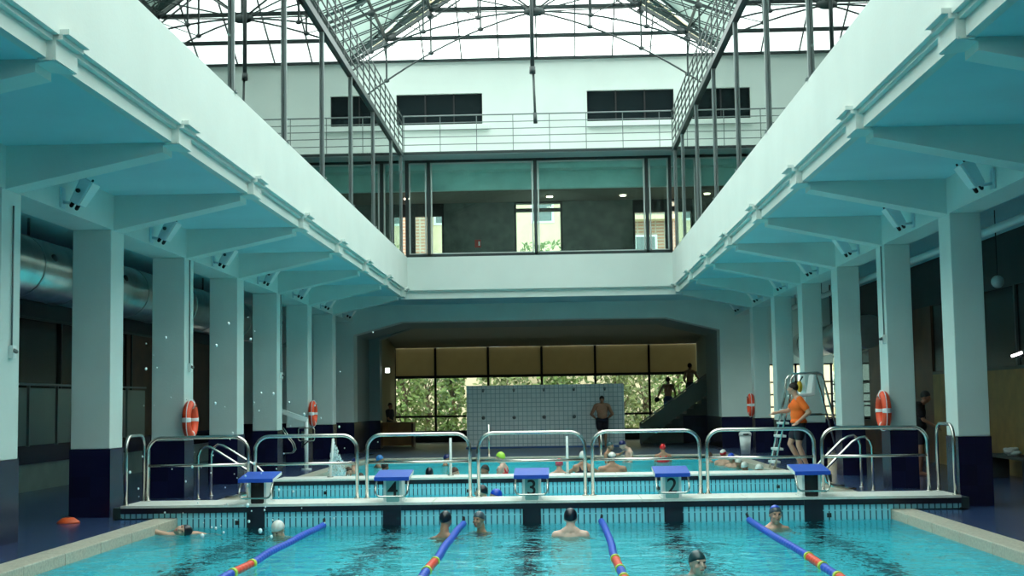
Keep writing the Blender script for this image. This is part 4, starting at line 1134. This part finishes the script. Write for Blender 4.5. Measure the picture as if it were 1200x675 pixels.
far(586.5, 29.2, .55, 'woman in a lime green cap and red swimsuit turned left at the farther bulkhead', capmat=CLIME, sk=SK3, yaw=-110, sh=.17, suit=SUITR, shz=.225)
far(654.5, 28.6, .42, 'child in a pink cap leaning on the farther bulkhead', capmat=CPINK, sk=SK1, yaw=180, sh=.15, face=False, suit=None)
far(682.5, 29.5, .53, 'bather in a white cap with arms spread on the farther bulkhead', capmat=CWHITE, sk=SK2, yaw=180, sh=.17, face=False, arms={-1: [(-.36, -.05, .16), (-.30, -.3, .14)], 1: [(.36, -.05, .16), (.30, -.3, .14)]}, suit=SUITN)
far(716.5, 28.9, .52, 'broad-backed man in a black and white cap, back turned, at the farther bulkhead', capmat=CBLACK, sk=SK2, yaw=180, sh=.24, face=False, two=CWHITE, k=1.08, shz=.20)
far(714, 38.0, .46, 'dark-capped swimmer with raised arm at the far edge before the standing man', capmat=CTEAL, sk=SK2, yaw=60, sh=.17, arms={1: [(.22, -.2, .22), (.1, -.35, .3)]})
far(735, 38.4, .48, 'pale man in a navy cap hunched forward at the far pool edge', capmat=CNAVY, sk=SK3, yaw=-75, pitch=30, sh=.18, lean=.13)
far(776, 38.4, .37, 'woman in a red cap and red swimsuit, back turned, in the far basin', capmat=CRED, sk=SK2, yaw=180, face=False, suit=SUITR, sh=.18)
far(830.5, 38.0, .14, 'brown-haired head at the far edge right of the woman in red', cap='hair', capmat=BR, sk=SK1, yaw=160, face=False)
far(846.5, 36.0, .28, 'child in a red and white cap in the far basin beside the blue cap', capmat=CRED, sk=SK1, yaw=150, face=False, two=CWHITE)
far(856.5, 35.0, .22, 'child in a royal blue cap looking down in the far basin', capmat=CBLUE, sk=SK1, yaw=-40, pitch=40)
far(865.5, 34.3, .12, 'small white-capped child behind the other white caps', capmat=CWHITE, sk=SK2, yaw=-60, pitch=20, k=.95)
far(872, 33.2, .08, 'white-capped child in the middle of the row at the right pool edge', capmat=CWHITE, sk=SK2, yaw=-50, pitch=35)
far(889, 31.4, .11, 'white-capped child nearest the farther bulkhead at the right pool edge', capmat=CWHITE, sk=SK2, yaw=-60, pitch=25)
far(408, 33.0, .10, 'fair bather just right of the water jet at the left', cap='hair', capmat=BR, sk=SK1, yaw=40)
far(416, 34.5, .26, 'bather in a navy cap behind the water jet', capmat=CNAVY, sk=SK1, yaw=100)
far(422, 31.5, .03, 'bather low in the water by the guard rail gap at left', cap='hair', capmat=BR, sk=SK1, yaw=20)

# full figures -------------------------------------------------------
def figure(loc, yaw, label, J, sk=SK1, k=1.0, hair=DK, haircut='hair', stout=1.0, shorts=SUITN, shirt=None, head=(0, 0, 0), vox=.013, face=True, group=None, belly=0):
    """J: joint offsets override; frame: feet at 0, faces -Y"""
    t = thing('person', loc, label, 'person', group)
    T = Matrix.Translation(loc) @ Matrix.Rotation(math.radians(yaw), 4, 'Z') @ Matrix.Scale(k, 4)
    D = dict(pel=(0, 0, .95), che=(0, 0, 1.27), nck=(0, .01, 1.47), hd=(0, -.02, 1.63),
             shL=(-.18, .01, 1.41), shR=(.18, .01, 1.41), elL=(-.23, .03, 1.12), elR=(.23, .03, 1.12), wrL=(-.23, -.03, .88), wrR=(.23, -.03, .88),
             hiL=(-.09, 0, .92), hiR=(.09, 0, .92), knL=(-.10, -.01, .50), knR=(.10, -.01, .50), anL=(-.10, .03, .08), anR=(.10, .03, .08))
    D.update(J); V = {a: Vector(b_) for a, b_ in D.items()}
    q = stout
    HT = Matrix.Translation(V['hd']) @ Euler([math.radians(a) for a in head]).to_matrix().to_4x4()
    b = MB(); head_shapes(b, HT, 1)
    b.cap(V['nck'], V['hd']-Vector((0, 0, .05)), .056*q, .052)
    spine = (V['che']-V['pel']).normalized()
    b.ell(V['che'], (.155*q, .105*q, .19), None, 18, 12)
    b.ell((V['che']+V['pel'])/2+Vector((0, -belly, 0)), (.135*q, .10*q+belly, .19), None, 18, 12)
    b.ell(V['pel'], (.155*q, .115*q, .13), None, 18, 12)
    b.cap(V['shL']*.75+V['nck']*.25, V['shR']*.75+V['nck']*.25, .068*q, .068*q)
    b.cap(V['nck']-Vector((.05, 0, .03)), V['nck']-Vector((-.05, 0, .03)), .052*q, .052*q)
    for s in 'LR':
        sh, el, wr, hi, kn, an = (V[a+s] for a in ('sh', 'el', 'wr', 'hi', 'kn', 'an'))
        b.cap(sh, el, .054*q, .042*q); b.cap(el, wr, .042*q, .027)
        b.cap(hi, kn, .085*q, .056); b.cap(kn, kn*.65+an*.35, .054, .058); b.cap(kn*.65+an*.35, an, .056, .037)
        b.cap(an+Vector((0, .03, -.035)), an+Vector((0, -.15, -.05)), .036, .028)
        b.cap(an+Vector((0, -.10, -.05)), an+Vector((0, -.19, -.06)), .034, .018)
        d = (wr-el).normalized(); side = d.cross(Vector((0, 1, 0)) if abs(d.y) < .8 else Vector((0, 0, 1))).normalized(); nn = side.cross(d)
        b.cap(wr, wr+d*.08, .030, .036)
        for f_ in range(4):
            o = (f_-1.5)*.021; L = (.07, .082, .078, .06)[f_]
            base = wr+d*.10+side*o; m1 = base+d*L*.55+side*o*.15-nn*.008; b.cap(base, m1, .010, .0095, 6); b.cap(m1, m1+d*L*.45-nn*.018, .0095, .008, 6)
        b.cap(wr+d*.03+side*.03, wr+d*.075+side*.062, .012, .010, 6); b.cap(wr+d*.075+side*.062, wr+d*.105+side*.065, .010, .008, 6)
    fuse(b, 'body', sk, t, vox, T)
    def P(x, y, z): return HT @ Vector((x, y, z))
    if hair is not None:
        Rx = Matrix.Rotation(math.radians(-30), 3, 'X')
        b = MB(); b.ell(P(0, .018, .026), (.085, .100, .104), (HT.to_3x3() @ Rx).to_euler(), 20, 12, zmin=-.25)
        plain(b, haircut, hair, t, T)
    if face:
        for s in (-1, 1): plain(MB().ell(P(s*.031, -.080, .014), (.012, .008, .006), None, 8, 6), 'eye', EYE, t, T)
    if shorts is not None:
        b = MB(); b.ell(V['pel'], (.168*q, .13*q+belly*.3, .12), None, 18, 12)
        for s in 'LR':
            hi, kn = V['hi'+s], V['kn'+s]; b.cap(hi, hi*.42+kn*.58, .098*q, .085*q)
        fuse(b, 'swim_shorts' if shirt is None else 'shorts', shorts, t, .014, T)
    if shirt is not None:
        b = MB(); b.ell(V['che'], (.175*q, .13*q, .19), None, 18, 12); b.ell((V['che']+V['pel'])/2, (.165*q, .13*q, .2), None, 18, 12)
        b.ell(V['pel']+Vector((0, 0, .03)), (.178*q, .14*q, .09), None, 18, 10)
        b.cap(V['shL']*.8+V['nck']*.2, V['shR']*.8+V['nck']*.2, .08, .08)
        b.cap(V['nck']-Vector((.04, 0, .04)), V['nck']-Vector((-.04, 0, .04)), .06, .06)
        for s in 'LR': b.cap(V['sh'+s], V['sh'+s]*.35+V['el'+s]*.65, .073, .075)
        fuse(b, 'shirt', shirt, t, .014, T)
    return t

lg = on(931, 543.5, 0)
figure((5.36, 30.6, 0), -90, 'lifeguard in an orange shirt and dark shorts walking left, hand on hip, by his chair', dict(
    hd=(-.01, -.10, 1.64), nck=(0, -.03, 1.47), che=(0, -.01, 1.28),
    elR=(.30, .16, 1.16), wrR=(.22, -.02, 1.0), elL=(-.22, -.16, 1.20), wrL=(-.20, -.40, 1.16),
    hiL=(-.09, .0, .92), knL=(-.10, -.17, .53), anL=(-.09, .04, .13), hiR=(.09, .0, .92), knR=(.10, -.03, .50), anR=(.10, .13, .08)),
    sk=SK1, k=1.10, stout=1.2, shirt=SHIRT, shorts=SUITN, vox=.011, head=(0, 0, -25))
wm = on(709, 527, 0)
figure((wm.x, 46.9, .0), 3, 'heavy bare-chested man in black swim shorts standing against the tiled wall', dict(
    elL=(-.36, .09, 1.13), wrL=(-.20, .18, .98), elR=(.36, .09, 1.13), wrR=(.20, .18, .98), shL=(-.22, .01, 1.41), shR=(.22, .01, 1.41)),
    sk=SK2, stout=1.3, belly=.05, k=1.0, head=(12, 0, 0))
s1 = at(783, 467, 51.3); s2 = at(809, 467, 51.3)
figure((s1.x, 51.25, .70), 170, 'bare-backed boy lower on the stairs holding something dark', dict(
    elL=(-.26, -.02, 1.14), wrL=(-.24, -.12, .92), elR=(.32, .0, 1.16), wrR=(.42, -.05, .95), knL=(-.1, -.08, .52)), sk=SK2, k=.99, shorts=SUITB)
th = MB().ell((s1.x-.42, 51.2, 1.60), (.10, .06, .10), None, 12, 8)
o = th.build('swim_bag', BLACKP); tag(o, 'small dark bag held by the lower boy on the stairs', 'bag')
figure((s2.x, 51.25, 1.22), 150, 'bare-chested boy higher on the stairs with arm reaching to the right', dict(
    elL=(-.34, .02, 1.18), wrL=(-.50, -.06, .98), elR=(.22, .05, 1.12), wrR=(.16, -.1, .92)), sk=SK4, k=.98, shorts=SUITN)
dk = at(457, 480, 52.0)
figure((dk.x, 52.0, .0), 60, 'dark-silhouetted person behind the wooden counter in the far hall', dict(
    elL=(-.25, -.1, 1.1), wrL=(-.1, -.25, 1.0)), sk=SK2, k=.93, shirt=mat('dark_shirt', (.03, .03, .05), .8), shorts=SUITN)
rp_ = at(1077, 480, 28.0)
figure((rp_.x, 28.0, 0), 70, 'person in dark clothes half hidden behind the right column by the wood wall', dict(
    hd=(0, -.14, 1.58), nck=(0, -.06, 1.44), elL=(-.2, -.1, 1.12), wrL=(-.15, -.3, 1.0)), sk=SK4, k=1.0, shirt=mat('black_shirt', (.01, .01, .012), .8), shorts=SUITN, head=(20, 0, 0))

# ------------------------------------------------------------------ water jet and splash drops
DROP = mat('water_drop', (.8, .9, .9), .1, spec=.8)
DROP2 = glass_mat('foam_spray', (.9, 1, 1), 1.33, .25, .3)
p0 = at(393, 514, 30.0)
b = MB(); rnd = random.Random(5)
for q in range(650):
    u = rnd.random()**.8; x = p0.x-.05+u*(.40)*rnd.uniform(-.35, 1.0); z = p0.z-u*(p0.z-WZ)*1.0; y = 30+rnd.uniform(-.15, .15)*u*2
    r = rnd.uniform(.006, .016); b.bm.verts.ensure_lookup_table() if False else None
    c = Vector((x, y, z)); u1 = r; vs = [b.bm.verts.new(c+Vector(v)*r) for v in ((1,0,0),(-1,0,0),(0,1,0),(0,-1,0),(0,0,2.6),(0,0,-2.6))]
    for f_ in ((0,2,4),(2,1,4),(1,3,4),(3,0,4),(2,0,5),(1,2,5),(3,1,5),(0,3,5)): b.bm.faces.new([vs[i] for i in f_])
o = b.build('water_jet', DROP); tag(o, 'fan of falling water from a jet in the far basin at left', 'water jet', kind='stuff')
b = MB(); rnd = random.Random(11)
def drop(p, r): b.ell(p, (r, r, r*1.2), None, 8, 6)
for px, py, r in ((290, 592, .032), (305, 622, .036), (237, 628, .034), (262, 624, .02), (248, 618, .016), (311, 594, .014), (233, 641, .018), (318, 629, .026), (276, 609, .012)):
    drop(at(px, py, 18.2 if py < 625 else 17.2), r*.8)
for q in range(90):
    px = rnd.gauss(290, 90); py = rnd.uniform(470, 625) if rnd.random() < .75 else rnd.uniform(370, 470)
    if 150 < px < 460: drop(at(px, py, rnd.uniform(17.3, 19.2)), rnd.choice((.008, .010, .013, .018)))
o = b.build('splash_drops', DROP); tag(o, 'water drops flung up from the splash in the left lanes', 'water drops', kind='stuff')

# ------------------------------------------------------------------ light
w = bpy.data.worlds.new('world'); S.world = w; w.use_nodes = True
bg = w.node_tree.nodes['Background']; bg.inputs['Color'].default_value = (.90, 1.0, .955, 1); bg.inputs['Strength'].default_value = 1.6
S.view_settings.view_transform = 'Standard'; S.view_settings.look = 'None'; S.view_settings.gamma = 1; S.view_settings.use_curve_mapping = False
S.view_settings.exposure = 1.5
S.cycles.max_bounces = 12; S.cycles.diffuse_bounces = 6; S.cycles.glossy_bounces = 4; S.cycles.transmission_bounces = 6; S.cycles.transparent_max_bounces = 16
S.cycles.sample_clamp_indirect = 8
